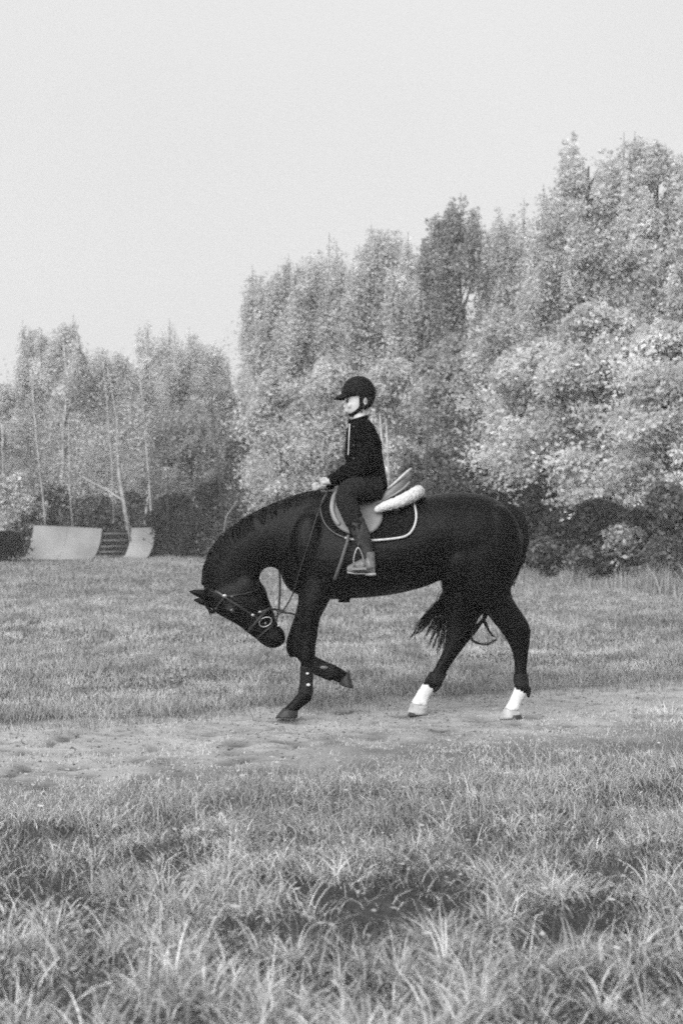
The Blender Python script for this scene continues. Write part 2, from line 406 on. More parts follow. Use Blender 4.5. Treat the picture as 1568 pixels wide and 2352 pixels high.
class MB:
    def __init__(s): s.v, s.f = [], []
    def add(s, vf):
        o = len(s.v); s.v += [tuple(q) for q in vf[0]]; s.f += [tuple(i + o for i in f) for f in vf[1]]; return s
    def tube(s, pts, r, ns=6, caps=True):
        n0 = len(s.v); s.add(tube(pts, r, ns))
        if caps:
            s.f.append(tuple(range(n0 + ns - 1, n0 - 1, -1))); s.f.append(tuple(range(len(s.v) - ns, len(s.v))))
        return s
    def box(s, c, u, v, w_):
        c, u, v, w_ = map(Vector, (c, u, v, w_)); P_ = [c + u * a + v * b_ + w_ * d for a in (-1, 1) for b_ in (-1, 1) for d in (-1, 1)]
        return s.add((P_, [(0, 1, 3, 2), (4, 6, 7, 5), (0, 4, 5, 1), (2, 3, 7, 6), (0, 2, 6, 4), (1, 5, 7, 3)]))
    def mesh(s, name, smooth=True):
        me = bpy.data.meshes.new(name); me.from_pydata(s.v, [], s.f); me.update()
        bm = bmesh.new(); bm.from_mesh(me); bmesh.ops.recalc_face_normals(bm, faces=bm.faces); bm.to_mesh(me); bm.free()
        for p in me.polygons: p.use_smooth = smooth
        return me
    def build(s, name, m, parent=None, smooth=True): return link(name, s.mesh(name, smooth), m, parent)

def leaves(C, size, shade, flat=.6, hang=0):
    n = len(C)
    a_ = rng.normal(size=(n, 3)); a_ /= np.linalg.norm(a_, axis=1)[:, None]
    b_ = rng.normal(size=(n, 3)); b_ -= (b_ * a_).sum(1)[:, None] * a_; b_ /= np.linalg.norm(b_, axis=1)[:, None]
    if hang: a_[:, 2] *= 1 + hang
    s = size[:, None]
    V = np.stack([C - a_ * s, C + b_ * s * flat, C + a_ * s, C - b_ * s * flat], 1).reshape(-1, 3)
    F = np.arange(4 * n).reshape(-1, 4)
    return V, F, np.repeat(shade, 4)

def tree(name, label, cat, px, Y, top, wpx, bot, leafm, n=9000, bark='bark_dark', shape='oval', size=.06, stretch=(1, 1, .8), diffuse=.35, shoots=14, back=0, gap=0, lean=0, group=None, trunk_r=.09, clump=.42, spires=0, dens_low=1.0, nclump=None, basepx=None, air=.0):
    px0 = basepx if basepx is not None else px
    base = at(px0, 1189, Y); base.z = float(ground_h([base.x], [base.y])[0])
    H = EYE + (1189 - top) / FOC * Y; zb = max(EYE + (1189 - bot) / FOC * Y, .15); Wd = wpx / FOC * Y / 2
    xc = at(px, 0, Y).x
    root = empty(name, base); tag(root, label, cat, group)
    # trunk
    tp = []; N = 7
    for i in range(N + 1):
        f = i / N
        HT = H - gap * .9
        tp.append(Vector((rnd.gauss(0, .05) * (i > 0) + base.x + (xc - base.x) * f ** .8 + math.sin(f * 5 + px) * .12 * Wd * f, Y + math.sin(f * 4 + px * 1.7) * .1 * Wd * f, base.z - .1 + (HT * .97 - base.z) * f)))
    rr_ = [trunk_r * (1.05 - f / N * .9) for f in range(N + 1)]
    mb = MB().tube(tp, rr_, 7)
    nc = nclump or max(14, int(2.2 * (H - zb) * Wd * 2 / (clump * clump * 3.2)))
    C = []; CR = []
    nlimb = 0
    def limb_(p_, r_):
        nonlocal nlimb; nlimb += 1
        MB().tube(p_, r_, 4, False).build('limb', M['bark_dark' if bark == 'bark_dark' else 'twig'], root)
    def trunk_at(z):
        f = max(0, min(.999, (z - tp[0].z) / (tp[-1].z - tp[0].z))) * N; i = int(f); return tp[i].lerp(tp[i + 1], f - i)
    for i in range(nc):
        t0 = rnd.random() ** .85
        if shape == 'oval': pr = math.sin(math.pi * min(.98, (t0 * .86 + .1))) ** .6
        elif shape == 'spire': pr = (1 - t0) ** .75 * .9 + .12
        elif shape == 'vase': pr = (.45 + .6 * t0) * (1 if t0 < .8 else math.sqrt(max(0.05, 1 - ((t0 - .8) / .2) ** 2)))
        elif shape == 'dome': pr = math.sqrt(max(.03, 1 - t0 ** 2.2))
        z = zb + (H - zb - clump * .6 - gap) * t0
        ax = trunk_at(z); ang = rnd.uniform(0, 2 * math.pi); r_ = Wd * pr * math.sqrt(rnd.uniform(.12, 1)) * rnd.uniform(.75, 1.1)
        c = Vector((ax.x + math.cos(ang) * r_, ax.y + back + math.sin(ang) * r_ * .85, z))
        cr = clump * rnd.uniform(.55, 1.25) * (.55 if t0 > .85 else 1)
        C.append(c); CR.append(cr)
        s0 = trunk_at(max(zb * .7, z - r_ * rnd.uniform(.5, 1.1) - .2))
        mid = s0.lerp(c, .5) + Vector((0, 0, -.08 * r_))
        if i % 4 == 0 and nlimb < 14: limb_([s0, mid, c], [.022 + trunk_r * .12, .016, .006])
    nbig = len(C)
    for i in range(spires):
        sx = xc + (rnd.random() - .5) * 1.7 * Wd; sy = Y + (rnd.random() - .5) * Wd
        zt = H + .25 - (rnd.random() * .13 if i else 0) * (H - zb) - abs(sx - xc) / max(Wd, .1) * .10 * (H - zb) * (1 if i else 0)
        for k in range(9):
            C.append(Vector((sx + rnd.gauss(0, .05), sy + rnd.gauss(0, .05), zt - k * .24 - .12))); CR.append(.15 + .033 * k)
        limb_([trunk_at(zt - 3.2), Vector((sx, sy, zt - 2.0)), Vector((sx, sy, zt))], [.03, .022, .006])
    hi = sorted(range(nbig), key=lambda i: -C[i].z)[:max(6, int(nbig * .45))]
    for i in range(shoots):
        c = C[rnd.choice(hi)]; up = rnd.uniform(.5, 1.2) * (H - zb) / 8; dx_ = rnd.gauss(0, .12); dy_ = rnd.gauss(0, .12)
        if c.z + up > H: up = max(.1, H - c.z) * rnd.uniform(.7, 1.05)
        for k in range(5):
            f = k / 4; C.append(c + Vector((dx_ * f, dy_ * f, up * f))); CR.append(.26 * (1 - f) + .11)
    C = np.array([tuple(c) for c in C]); CR = np.array(CR)
    wgt = CR ** 2; wgt[nbig:] *= 1.7
    low = np.clip((C[:, 2] - zb) / (H - zb), 0, 1); wgt *= 1.2 - .35 * low ** 1.5; wgt /= wgt.sum()
    idx = rng.choice(len(C), n, p=wgt)
    d = rng.normal(size=(n, 3)); d /= np.linalg.norm(d, axis=1)[:, None]
    rad = rng.random(n) ** .45
    loose = (rng.random(n) < diffuse) & (idx < nbig); rad = np.where(loose, rad * 1.9, rad)
    L = C[idx] + d * (rad * CR[idx])[:, None] * np.array(stretch)
    L[:, 2] = np.where(L[:, 2] > H + .1, H - (L[:, 2] - H), L[:, 2])
    L[:, 2] = np.maximum(L[:, 2], base.z + .05)
    csh = rng.uniform(.75, 1.15, len(C))
    sh = csh[idx] * (rng.uniform(.82, 1.12, n) if cat != 'shrub' else rng.uniform(.35, 1.5, n))
    V, F, S = leaves(L, size * rng.uniform(.6, 1.35, n), sh)
    link('crown', npmesh('crown', V, F, False, S), leafm, root)
    if mb: mb.build('trunk', M[bark], root)
    return root

WOOD = 'trees standing along the edge of the meadow'
T = [
 # name, label, px, Y, top, width, crown bottom, leaf, count, kw
 ('birch_tree', 'low pale birch cut off by the left edge of the photo behind the dark shrub', 5, 50, 868, 156, 1215, 'mid', 7000, dict(bark='bark_light')),
 ('birch_tree', 'slim birch with feathery top, first tall one from the left edge', 72, 51, 752, 126, 1190, 'mid', 8500, dict(bark='bark_light', spires=2, trunk_r=.06)),
 ('birch_tree', 'tallest left birch with straight white trunk rising behind the left ramp panel', 150, 50.5, 738, 138, 1170, 'mid', 9500, dict(bark='bark_light', spires=2, trunk_r=.10, basepx=136)),
 ('birch_tree', 'thin faded birch between the straight and the leaning white trunks', 218, 55, 795, 120, 1150, 'faded', 6500, dict(bark='bark_light', trunk_r=.06)),
 ('birch_tree', 'birch whose white trunk leans left from behind the right ramp panel', 250, 50.6, 800, 144, 1120, 'mid', 7000, dict(bark='bark_light', trunk_r=.10, basepx=306, clump=.38)),
 ('birch_tree', 'tall hazy birch with a rounded top directly above the right ramp panel', 330, 53, 742, 150, 1140, 'faded', 9500, dict(bark='bark_light', trunk_r=.07, spires=2)),
 ('birch_tree', 'hazy birch with pointed tip right of the right ramp panel', 412, 55, 764, 126, 1150, 'faded', 8000, dict(bark='bark_light', trunk_r=.06, spires=2)),
 ('birch_tree', 'pale birch above the horse head, left of the broad grove', 490, 57, 782, 144, 1180, 'faded', 8500, dict(bark='bark_light', trunk_r=.06, spires=2)),
 ('broadleaf_tree', 'dusky tree filling the dip between the birches and the broad grove', 440, 52, 930, 170, 1200, 'dark', 8000, {}),
 ('broadleaf_tree', 'faint low tree in the dip of the treeline above the horse head', 550, 58, 838, 120, 1180, 'faded', 7000, {}),
 ('poplar_tree', 'leftmost spire of the grove, its tip standing apart', 600, 46, 625, 128, 1150, 'mid', 8500, dict(shape='vase', spires=5)),
 ('poplar_tree', 'second poplar of the grove with two blunt tips', 655, 46, 600, 135, 1150, 'mid', 9500, dict(shape='vase', spires=6)),
 ('poplar_tree', 'poplar of the grove straight above the reins with tips of equal height', 735, 45, 578, 155, 1150, 'mid', 10500, dict(shape='vase', spires=7)),
 ('poplar_tree', 'poplar of the grove right above the rider helmet', 815, 45, 560, 141, 1150, 'light', 10500, dict(shape='vase', spires=6)),
 ('poplar_tree', 'tall poplar with thin whip-like tip just right of the helmet', 880, 44, 532, 162, 1150, 'mid', 11500, dict(shape='vase', spires=7)),
 ('poplar_tree', 'poplar above the saddle cantle, last of the even row', 960, 43, 548, 162, 1120, 'mid', 11500, dict(shape='vase', spires=7)),
 ('poplar_tree', 'dark ragged poplar rising clear of the row, left of the big right tree', 1062, 42, 462, 148, 1120, 'dark', 12500, dict(shape='vase', spires=6)),
 ('poplar_tree', 'slender poplar with a lance-shaped tip against the sky', 1152, 42, 480, 121, 1120, 'mid', 9500, dict(shape='vase', spires=4)),
 ('poplar_tree', 'short poplar tucked against the big right tree', 1205, 42, 520, 108, 1120, 'mid', 7500, dict(shape='vase', spires=4)),
 ('willow_tree', 'huge pale willow with a pointed crown, highest on the right', 1335, 39, 325, 250, 1080, 'mid', 26000, dict(spires=2, trunk_r=.16, gap=.3)),
 ('willow_tree', 'huge pale willow cut by the right edge of the photo', 1500, 38, 325, 250, 1080, 'mid', 26000, dict(spires=2, trunk_r=.16, gap=.3)),
 ('willow_tree', 'lower shoulder of pale foliage left of the highest willow', 1265, 40, 440, 130, 1080, 'light', 11000, dict(spires=3)),
 ('willow_tree', 'pale willow beyond the right edge with only its left flank in view', 1640, 36, 360, 220, 1080, 'mid', 12000, dict(trunk_r=.16)),
 ('broadleaf_tree', 'rounded pale tree in front of the poplars, left of the rider', 640, 43, 830, 220, 1150, 'light', 15000, dict(shape='dome')),
 ('broadleaf_tree', 'light bushy tree directly behind the rider face', 750, 42, 800, 190, 1130, 'light', 13000, {}),
 ('broadleaf_tree', 'mottled tree right behind the rider back', 905, 41, 800, 190, 1130, 'mid', 13000, dict(bark='bark_light', trunk_r=.06)),
 ('broadleaf_tree', 'dusky tree above the horse croup', 1055, 39, 720, 210, 1120, 'dark', 15000, {}),
 ('broadleaf_tree', 'broad pale tree with a darkened hollow, below the short poplars', 1170, 38, 660, 220, 1110, 'mid', 16000, {}),
 ('maple_tree', 'large-leaved pale tree right of the horse croup, its skirt hanging low', 1250, 34, 780, 290, 1170, 'light', 17000, dict(trunk_r=.12)),
 ('maple_tree', 'large-leaved pale tree in the middle of the right half with dark hollows', 1380, 32, 700, 260, 1190, 'light', 17000, dict(trunk_r=.12)),
 ('maple_tree', 'large-leaved tree at the right edge of the photo with spotted foliage', 1530, 30, 740, 300, 1180, 'light', 18000, dict(trunk_r=.12)),
]
for nm, lb, px, Y, top, wd, bot, lf, cnt, kw in T:
    kd = dict(birch_tree=dict(stretch=(1, 1, 1.15), size=.045, shoots=34, clump=.40, diffuse=.85, back=.4, gap=.35), poplar_tree=dict(stretch=(1, 1, 1.15), size=.048, shoots=34, clump=.42, diffuse=.85, gap=.5),
              willow_tree=dict(stretch=(1, 1, .9), size=.052, diffuse=.85, shoots=80, gap=.5), broadleaf_tree=dict(stretch=(1, 1, .8), size=.055, diffuse=.6, shoots=24, gap=.4), maple_tree=dict(stretch=(1.15, 1.15, .75), size=.056, clump=.33, shoots=20, diffuse=.5))[nm]
    kd = {**kd, **kw}
    tree(nm, lb, nm.replace('_', ' '), px, Y, top, wd, bot, LEAF[lf], int(cnt * (2.5 if px < 560 else 2.1)), group=WOOD, **kd)

# a branch fallen across the leaning birch, bare dark stems
def stem(label, pts, r, m='bark_light', name='tree_trunk', group='bare slender trunks among the trees'):
    b0 = at(pts[0][0], 1189, pts[0][2]); b0.z = 0
    P_ = [at(*p) for p in pts]
    o = MB().tube(P_, [r * (1 - .6 * i / (len(P_) - 1)) for i in range(len(P_))], 6).build(name, M[m])
    tag(o, label, 'tree trunk', group); return o
stem('bare pale limb slanting up left beside the leaning birch', [(300, 1245, 48.6), (285, 1150, 48.6), (240, 1122, 48.6), (185, 1094, 48.8)], .045)
stem('thin white stem right behind the top of the right ramp panel', [(332, 1270, 50), (333, 1200, 50), (340, 1140, 50)], .05)
stem('thinner white stem just right of its twin behind the right ramp panel', [(348, 1270, 50), (347, 1190, 50), (342, 1110, 50)], .045)
stem('pale stem rising close behind the rider back', [(885, 1260, 36.5), (882, 1100, 36.5), (872, 950, 36.8)], .045)
stem('pale curved stem between the rider back and the dark stems', [(893, 1260, 36.5), (892, 1080, 36.5), (886, 960, 36.8)], .04)
stem('dark upright stem above the saddle cantle', [(975, 1260, 35), (978, 1080, 35), (982, 960, 35)], .05, 'bark_dark')
stem('dark crooked trunk showing in the middle of the big right tree', [(1432, 1260, 33), (1425, 900, 35), (1416, 742, 35.5), (1400, 690, 36)], .11, 'bark_dark')
stem('dark stem leaning over the horse croup', [(1085, 1260, 34), (1092, 1100, 34), (1104, 970, 34)], .045, 'bark_dark')

for lb_, pts_, r__ in (
    ('thin pale stem leaning left above the left end of the ramp', [(110, 1262, 49.2), (100, 1150, 49.2), (84, 1010, 49.3), (74, 880, 49.5)], .035),
    ('thin pale stem behind the middle of the left ramp panel', [(172, 1262, 49.4), (160, 1120, 49.4), (158, 960, 49.5)], .028),
    ('hair-thin pale stem reaching high between the straight and leaning birches', [(262, 1200, 49.6), (258, 1080, 49.6), (244, 900, 49.7), (236, 830, 49.8)], .028),
    ('pale stem bending left above the right ramp panel', [(352, 1200, 49.4), (338, 1050, 49.4), (326, 900, 49.5), (318, 850, 49.6)], .034),
    ('dark stem right of the right ramp panel', [(384, 1262, 49), (386, 1120, 49), (380, 980, 49.2)], .035),
    ('pale forked stem low in the shrubs behind the horse crest', [(508, 1262, 44), (520, 1185, 44), (545, 1150, 44)], .02),
    ('dark stem in the shrubs left of the rider hands', [(520, 1262, 44.5), (500, 1060, 44.5), (485, 940, 44.6)], .045)):
    stem(lb_, pts_, r__, 'bark_dark' if lb_.startswith('dark') else 'bark_light')
# undergrowth
SHR = 'shrubs growing at the foot of the trees'
def shrub(label, px, Y, top, wpx, leafm, n, size=.06, clump=.3, bot=1262):
    tree('shrub', label, 'shrub', px, Y, top, wpx, bot, leafm, n, shape='dome', size=size, clump=clump, trunk_r=.03, group=SHR, shoots=16, diffuse=.6, stretch=(1.1, 1.1, 1))
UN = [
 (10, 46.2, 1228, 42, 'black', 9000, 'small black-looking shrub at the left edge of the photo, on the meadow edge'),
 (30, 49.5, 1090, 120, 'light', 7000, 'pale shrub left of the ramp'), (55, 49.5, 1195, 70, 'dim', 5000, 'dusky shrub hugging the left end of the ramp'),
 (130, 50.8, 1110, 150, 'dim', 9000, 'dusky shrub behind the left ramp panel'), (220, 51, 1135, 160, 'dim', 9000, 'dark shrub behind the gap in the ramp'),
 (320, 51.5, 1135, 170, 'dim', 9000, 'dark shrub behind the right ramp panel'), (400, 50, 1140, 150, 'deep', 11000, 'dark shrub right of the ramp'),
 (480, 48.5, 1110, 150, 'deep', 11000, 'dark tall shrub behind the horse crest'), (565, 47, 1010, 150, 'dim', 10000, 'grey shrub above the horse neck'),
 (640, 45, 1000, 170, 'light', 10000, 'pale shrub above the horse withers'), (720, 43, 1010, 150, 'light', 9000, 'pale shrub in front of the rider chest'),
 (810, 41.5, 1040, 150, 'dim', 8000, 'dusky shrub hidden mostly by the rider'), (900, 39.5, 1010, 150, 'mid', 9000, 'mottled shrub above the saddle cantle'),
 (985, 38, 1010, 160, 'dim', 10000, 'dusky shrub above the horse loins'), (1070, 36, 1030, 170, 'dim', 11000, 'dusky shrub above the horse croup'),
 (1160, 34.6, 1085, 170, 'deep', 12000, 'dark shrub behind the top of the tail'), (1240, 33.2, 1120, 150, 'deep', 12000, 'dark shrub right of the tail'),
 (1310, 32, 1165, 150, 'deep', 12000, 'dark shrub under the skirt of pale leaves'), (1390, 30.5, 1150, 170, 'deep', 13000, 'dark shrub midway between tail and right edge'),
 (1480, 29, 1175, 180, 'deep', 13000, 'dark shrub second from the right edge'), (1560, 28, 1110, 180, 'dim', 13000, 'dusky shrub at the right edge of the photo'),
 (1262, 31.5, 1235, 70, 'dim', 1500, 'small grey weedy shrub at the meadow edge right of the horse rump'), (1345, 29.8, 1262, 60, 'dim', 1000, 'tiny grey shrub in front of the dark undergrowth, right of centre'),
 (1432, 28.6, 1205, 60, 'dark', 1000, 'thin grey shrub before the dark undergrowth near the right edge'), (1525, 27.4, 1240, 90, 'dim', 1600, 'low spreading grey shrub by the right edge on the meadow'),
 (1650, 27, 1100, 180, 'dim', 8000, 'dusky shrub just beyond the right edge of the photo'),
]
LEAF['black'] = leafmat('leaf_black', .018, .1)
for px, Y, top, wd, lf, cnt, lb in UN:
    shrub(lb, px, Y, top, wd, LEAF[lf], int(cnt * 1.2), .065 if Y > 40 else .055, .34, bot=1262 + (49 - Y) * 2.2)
# the wood continues beyond: one mass of leaves behind the trees one can tell apart
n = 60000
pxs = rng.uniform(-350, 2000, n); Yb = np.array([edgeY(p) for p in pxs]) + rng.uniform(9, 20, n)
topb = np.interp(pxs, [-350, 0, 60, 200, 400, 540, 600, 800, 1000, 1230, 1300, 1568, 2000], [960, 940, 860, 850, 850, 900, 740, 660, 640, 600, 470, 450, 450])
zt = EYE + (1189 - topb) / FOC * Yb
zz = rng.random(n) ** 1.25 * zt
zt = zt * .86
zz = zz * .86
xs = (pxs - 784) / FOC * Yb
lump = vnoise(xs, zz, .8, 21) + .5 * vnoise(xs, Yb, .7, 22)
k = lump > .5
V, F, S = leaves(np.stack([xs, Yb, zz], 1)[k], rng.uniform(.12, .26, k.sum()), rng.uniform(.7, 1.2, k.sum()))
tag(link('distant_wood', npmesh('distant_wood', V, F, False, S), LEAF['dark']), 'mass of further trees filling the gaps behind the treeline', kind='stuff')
# tall weeds along the wood edge
n = 22000; pxs = rng.uniform(-80, 1750, n); y = np.array([edgeY(p) for p in pxs]) - .6 + rng.normal(0, .6, n)
x = (pxs - 784) / FOC * y
rightw = np.clip((pxs - 900) / 500, .25, 1)
W_ = blades(x, y, rng.uniform(.1, .75, n) ** 1.3 * rightw * (.35 + 1.1 * vnoise(pxs, pxs * 0, .03, 81)), rng.uniform(.012, .022, n), np.clip(rng.normal(.3, .2, n), .02, 1), 2, rng.uniform(.3, .95, n))
tag(link('tall_weeds', npmesh('tall_weeds', *W_[:2], False, W_[2]), grassmat), 'tall weeds where the meadow meets the dark undergrowth', kind='stuff')

# ------------------------------------------------------------------ skate ramp
ramp = empty('skate_ramp', at(215, 1286, 48)); ramp.location.z = 0
tag(ramp, 'old wooden quarter pipe with its middle sheets missing, left at the foot of the birches', 'skate ramp')
YR0, YR1 = 47.2, 48.6
rl, rr2 = at(78, 1189, YR0 + 1.0), at(357, 1189, YR1 + 1.0)
e_ = (rr2 - rl); e_.z = 0; WR = e_.length; e_.normalize()
f_ = Vector((-e_.y * -1, 0, 0))
f_ = Vector((e_.y, -e_.x, 0)); f_ = (f_ + e_ * -.6).normalized()     # towards the camera and a little left
HR = 1.28
def prof(s):     # s 0 top .. 1 bottom
    a_ = s * R(74); Rr = HR / (1 - math.cos(R(74)))
    return Rr * (math.sin(R(74)) - math.sin(R(74) - a_)) if False else 0
def rp(u, s, off=0.0, hs=1.0):
    a_ = R(8) + s * R(70); Rr = HR * hs / (math.cos(R(8)) * 1.0 - 0) if False else 1.38
    # circle arc: near the top steep, at the bottom shallow
    z = Rr * (1 - math.sin(a_)) / (1 - 0) * .92
    dfw = Rr * (1 - math.cos(a_)) * .9
    return Vector((rl.x, rl.y, 0)) + e_ * (u * WR) + f_ * (dfw + off * math.cos(R(70) * 0 + a_)) + Vector((0, 0, z * hs + off * math.sin(a_) * .5))
def panel(u0, u1, h0, h1, name='riding_panel', m='plywood', th=.03, off=0):
    n_ = 12; V_ = []; F_ = []
    for i in range(n_ + 1):
        s = i / n_
        for uu, hh in ((u0, h0), (u1, h1)):
            V_.append(rp(uu, s, off, hh)); V_.append(rp(uu, s, off - th, hh))
    for i in range(n_):
        a_ = i * 4; c_ = a_ + 4
        F_ += [(a_, a_ + 2, c_ + 2, c_), (a_ + 1, c_ + 1, c_ + 3, a_ + 3), (a_, c_, c_ + 1, a_ + 1), (a_ + 2, a_ + 3, c_ + 3, c_ + 2)]
    F_ += [(0, 1, 3, 2), (n_ * 4, n_ * 4 + 2, n_ * 4 + 3, n_ * 4 + 1)]
    mb = MB(); mb.add((V_, F_)); return mb.build(name, M[m], ramp, False)
panel(0, .27, 1.07, 1.03); panel(.272, .555, 1.03, .97)
panel(.80, 1.0, .98, 1.0)
for k in range(6):
    s = .12 + k * .16
    MB().tube([rp(.555, s, -.09, .97), rp(.80, s, -.09, .98)], .028, 4).build('joist', M['joist'], ramp)
for u in (.005, .555, .80, .995):
    mb = MB(); V_ = []
    n_ = 10
    for i in range(n_ + 1):
        V_.append(rp(u - .006, i / n_, -.04, .97)); V_.append(rp(u + .006, i / n_, -.04, .97))
    q = rp(u, 0, -.04, .97) - f_ * .15; 
    V_ += [Vector((q.x, q.y, 0)) - e_ * .02, Vector((q.x, q.y, 0)) + e_ * .02]
    m_ = len(V_)
    F_ = [(2 * i, 2 * i + 1, 2 * i + 3, 2 * i + 2) for i in range(n_)] + [(2 * i, 2 * i + 2, m_ - 2) for i in range(n_)] + [(2 * i + 1, m_ - 1, 2 * i + 3) for i in range(n_)] + [(0, m_ - 2, m_ - 1, 1), (2 * n_, 2 * n_ + 1, m_ - 1, m_ - 2)]
    mb.add((V_, F_)); mb.build('side_frame', M['rampdark'], ramp)
MB().box(rp(.68, .0, -.35, .97) * 1 - Vector((0, 0, .62)), e_ * (.125 * WR), f_ * .02, Vector((0, 0, .58))).build('back_board', M['rampdark'], ramp, False)

# ------------------------------------------------------------------ lofts and remeshing (horse, rider)
def loft(bm, secs, ns=20, expo=2.0):
    """secs: (A point, B point, half width[, egg]); the section lies in the plane of A-B and the Y axis"""
    rings = []
    for s in secs:
        A, B, wd = s[0], s[1], s[2]; egg = s[3] if len(s) > 3 else 0
        c = (A + B) / 2; h = (A - B) / 2; ring = []
        Yax = s[4] if len(s) > 4 else Vector((0, 1, 0))
        for k in range(ns):
            a_ = 2 * math.pi * k / ns; ca_, sa_ = math.cos(a_), math.sin(a_)
            ca2 = math.copysign(abs(ca_) ** (2 / expo), ca_); sa2 = math.copysign(abs(sa_) ** (2 / expo), sa_)
            ring.append(bm.verts.new(c + h * ca2 + Yax * (wd * sa2 * (1 - egg * ca_))))
        rings.append(ring)
    for i in range(len(rings) - 1):
        for k in range(ns):
            bm.faces.new((rings[i][k], rings[i][(k + 1) % ns], rings[i + 1][(k + 1) % ns], rings[i + 1][k]))
    bm.faces.new(rings[0][::-1]); bm.faces.new(rings[-1])

def smooth_secs(secs, sub=3):
    """Catmull-Rom between sections"""
    out_ = []; n_ = len(secs)
    def cr(p0, p1, p2, p3, t_): return .5 * ((2 * p1) + (p2 - p0) * t_ + (2 * p0 - 5 * p1 + 4 * p2 - p3) * t_ * t_ + (3 * p1 - p0 - 3 * p2 + p3) * t_ ** 3)
    for i in range(n_ - 1):
        q = [secs[max(i - 1, 0)], secs[i], secs[i + 1], secs[min(i + 2, n_ - 1)]]
        for j in range(sub):
            t_ = j / sub
            e0 = [(s[3] if len(s) > 3 else 0) for s in q]
            out_.append((cr(q[0][0], q[1][0], q[2][0], q[3][0], t_), cr(q[0][1], q[1][1], q[2][1], q[3][1], t_), max(.004, cr(q[0][2], q[1][2], q[2][2], q[3][2], t_)), cr(*e0, t_)))
    out_.append(tuple(secs[-1][:4])); return out_

def capsule(bm, pts, radii, ns=12):
    vs, fs = tube(pts, radii, ns); bv = [bm.verts.new(v) for v in vs]
    for f in fs: bm.faces.new([bv[i] for i in f])
    bm.faces.new(bv[:ns][::-1]); bm.faces.new(bv[-ns:])

def ball(bm, c, r, sx=1, sy=1, sz=1):
    g_ = bmesh.ops.create_uvsphere(bm, u_segments=14, v_segments=10, radius=1)
    for v in g_['verts']: v.co = Vector((c[0] + v.co.x * r * sx, c[1] + v.co.y * r * sy, c[2] + v.co.z * r * sz))

def remesh(name, bm, voxel, smooth=5, factor=.5, origin=None):
    bmesh.ops.recalc_face_normals(bm, faces=bm.faces)
    me = bpy.data.meshes.new('tmp'); bm.to_mesh(me); bm.free()
    ob = bpy.data.objects.new('tmp', me); col.objects.link(ob)
    m1 = ob.modifiers.new('r', 'REMESH'); m1.mode = 'VOXEL'; m1.voxel_size = voxel
    m2 = ob.modifiers.new('s', 'SMOOTH'); m2.iterations = smooth; m2.factor = factor
    dg = bpy.context.evaluated_depsgraph_get(); ev = ob.evaluated_get(dg)
    nm = bpy.data.meshes.new_from_object(ev); nm.name = name
    bpy.data.objects.remove(ob); bpy.data.meshes.remove(me)
    for p in nm.polygons: p.use_smooth = True
    return nm

def S(ax, ay, bx_, by_, w_, Y=YC, egg=0):
    return (at(ax, ay, Y), at(bx_, by_, Y), w_, egg)

# ------------------------------------------------------------------ horse
horse = empty('horse', (at(930, 1645, YC).x, YC, 0))
tag(horse, 'black horse walking left on the track with its neck arched and two white hind socks', 'horse')
TORSO = [S(655, 1235, 645, 1316, .07), S(668, 1205, 650, 1335, .14), S(690, 1165, 668, 1358, .20), S(722, 1140, 702, 1372, .235, YC, .15), S(758, 1134, 748, 1377, .255, YC, .25),
         S(805, 1141, 803, 1375, .285, YC, .2), S(870, 1149, 870, 1370, .315, YC, .12), S(930, 1150, 930, 1360, .32, YC, .08), S(975, 1141, 980, 1346, .305, YC, .05),
         S(1015, 1133, 1015, 1333, .29), S(1055, 1131, 1055, 1345, .285), S(1103, 1135, 1100, 1350, .28), S(1140, 1148, 1140, 1340, .255), S(1168, 1166, 1166, 1320, .215), S(1188, 1195, 1182, 1300, .16), S(1203, 1225, 1196, 1275, .08)]
bm = bmesh.new()
loft(bm, smooth_secs(TORSO), 28)
NECK = [S(800, 1150, 720, 1372, .17), S(760, 1133, 680, 1352, .165), S(720, 1129, 653, 1326, .15), S(665, 1145, 634, 1306, .125), S(625, 1160, 617, 1303, .11), S(588, 1177, 606, 1308, .10), S(545, 1203, 599, 1318, .092),
        S(508, 1234, 596, 1328, .085), S(482, 1270, 594, 1340, .080), S(469, 1308, 592, 1350, .078), S(466, 1342, 580, 1362, .074), S(474, 1368, 560, 1376, .066)]
loft(bm, smooth_secs(NECK), 24)
HEAD = [S(478, 1360, 520, 1322, .05), S(474, 1383, 560, 1318, .078), S(496, 1408, 588, 1322, .098, YC, -.1), S(517, 1420, 603, 1341, .10, YC, -.15), S(535, 1430, 612, 1356, .097, YC, -.1), S(553, 1441, 617, 1374, .083), S(571, 1456, 624, 1393, .068),
        S(590, 1470, 631, 1413, .058), S(606, 1483, 638, 1434, .058), S(622, 1489, 649, 1444, .062), S(638, 1487, 655, 1458, .052), S(649, 1481, 656, 1470, .03)]
loft(bm, smooth_secs(HEAD), 20)
# brow bone, nostril rim, cheek
for sgn in (-1, 1):
    ball(bm, at(529, 1403, YC + sgn * .088), .03, 1.5, .8, .9)
    ball(bm, at(568, 1352, YC + sgn * .062), .085, 1, .45, 1)
    ball(bm, at(633, 1473, YC + sgn * .045), .022, 1.2, .7, 1)
# ears, laid back, part of the body surface
def ear(tip, base, Yb, Yt, wd=.03):
    b0 = at(*base, Yb); t0 = at(*tip, Yt)
    capsule(bm, [b0, b0.lerp(t0, .35), b0.lerp(t0, .7), t0], [.026, .036, .026, .007], 10)
ear((432, 1357), (486, 1370), YC - .05, YC - .075)
ear((443, 1377), (490, 1385), YC + .05, YC + .07)
NL, FL = -.155, .155
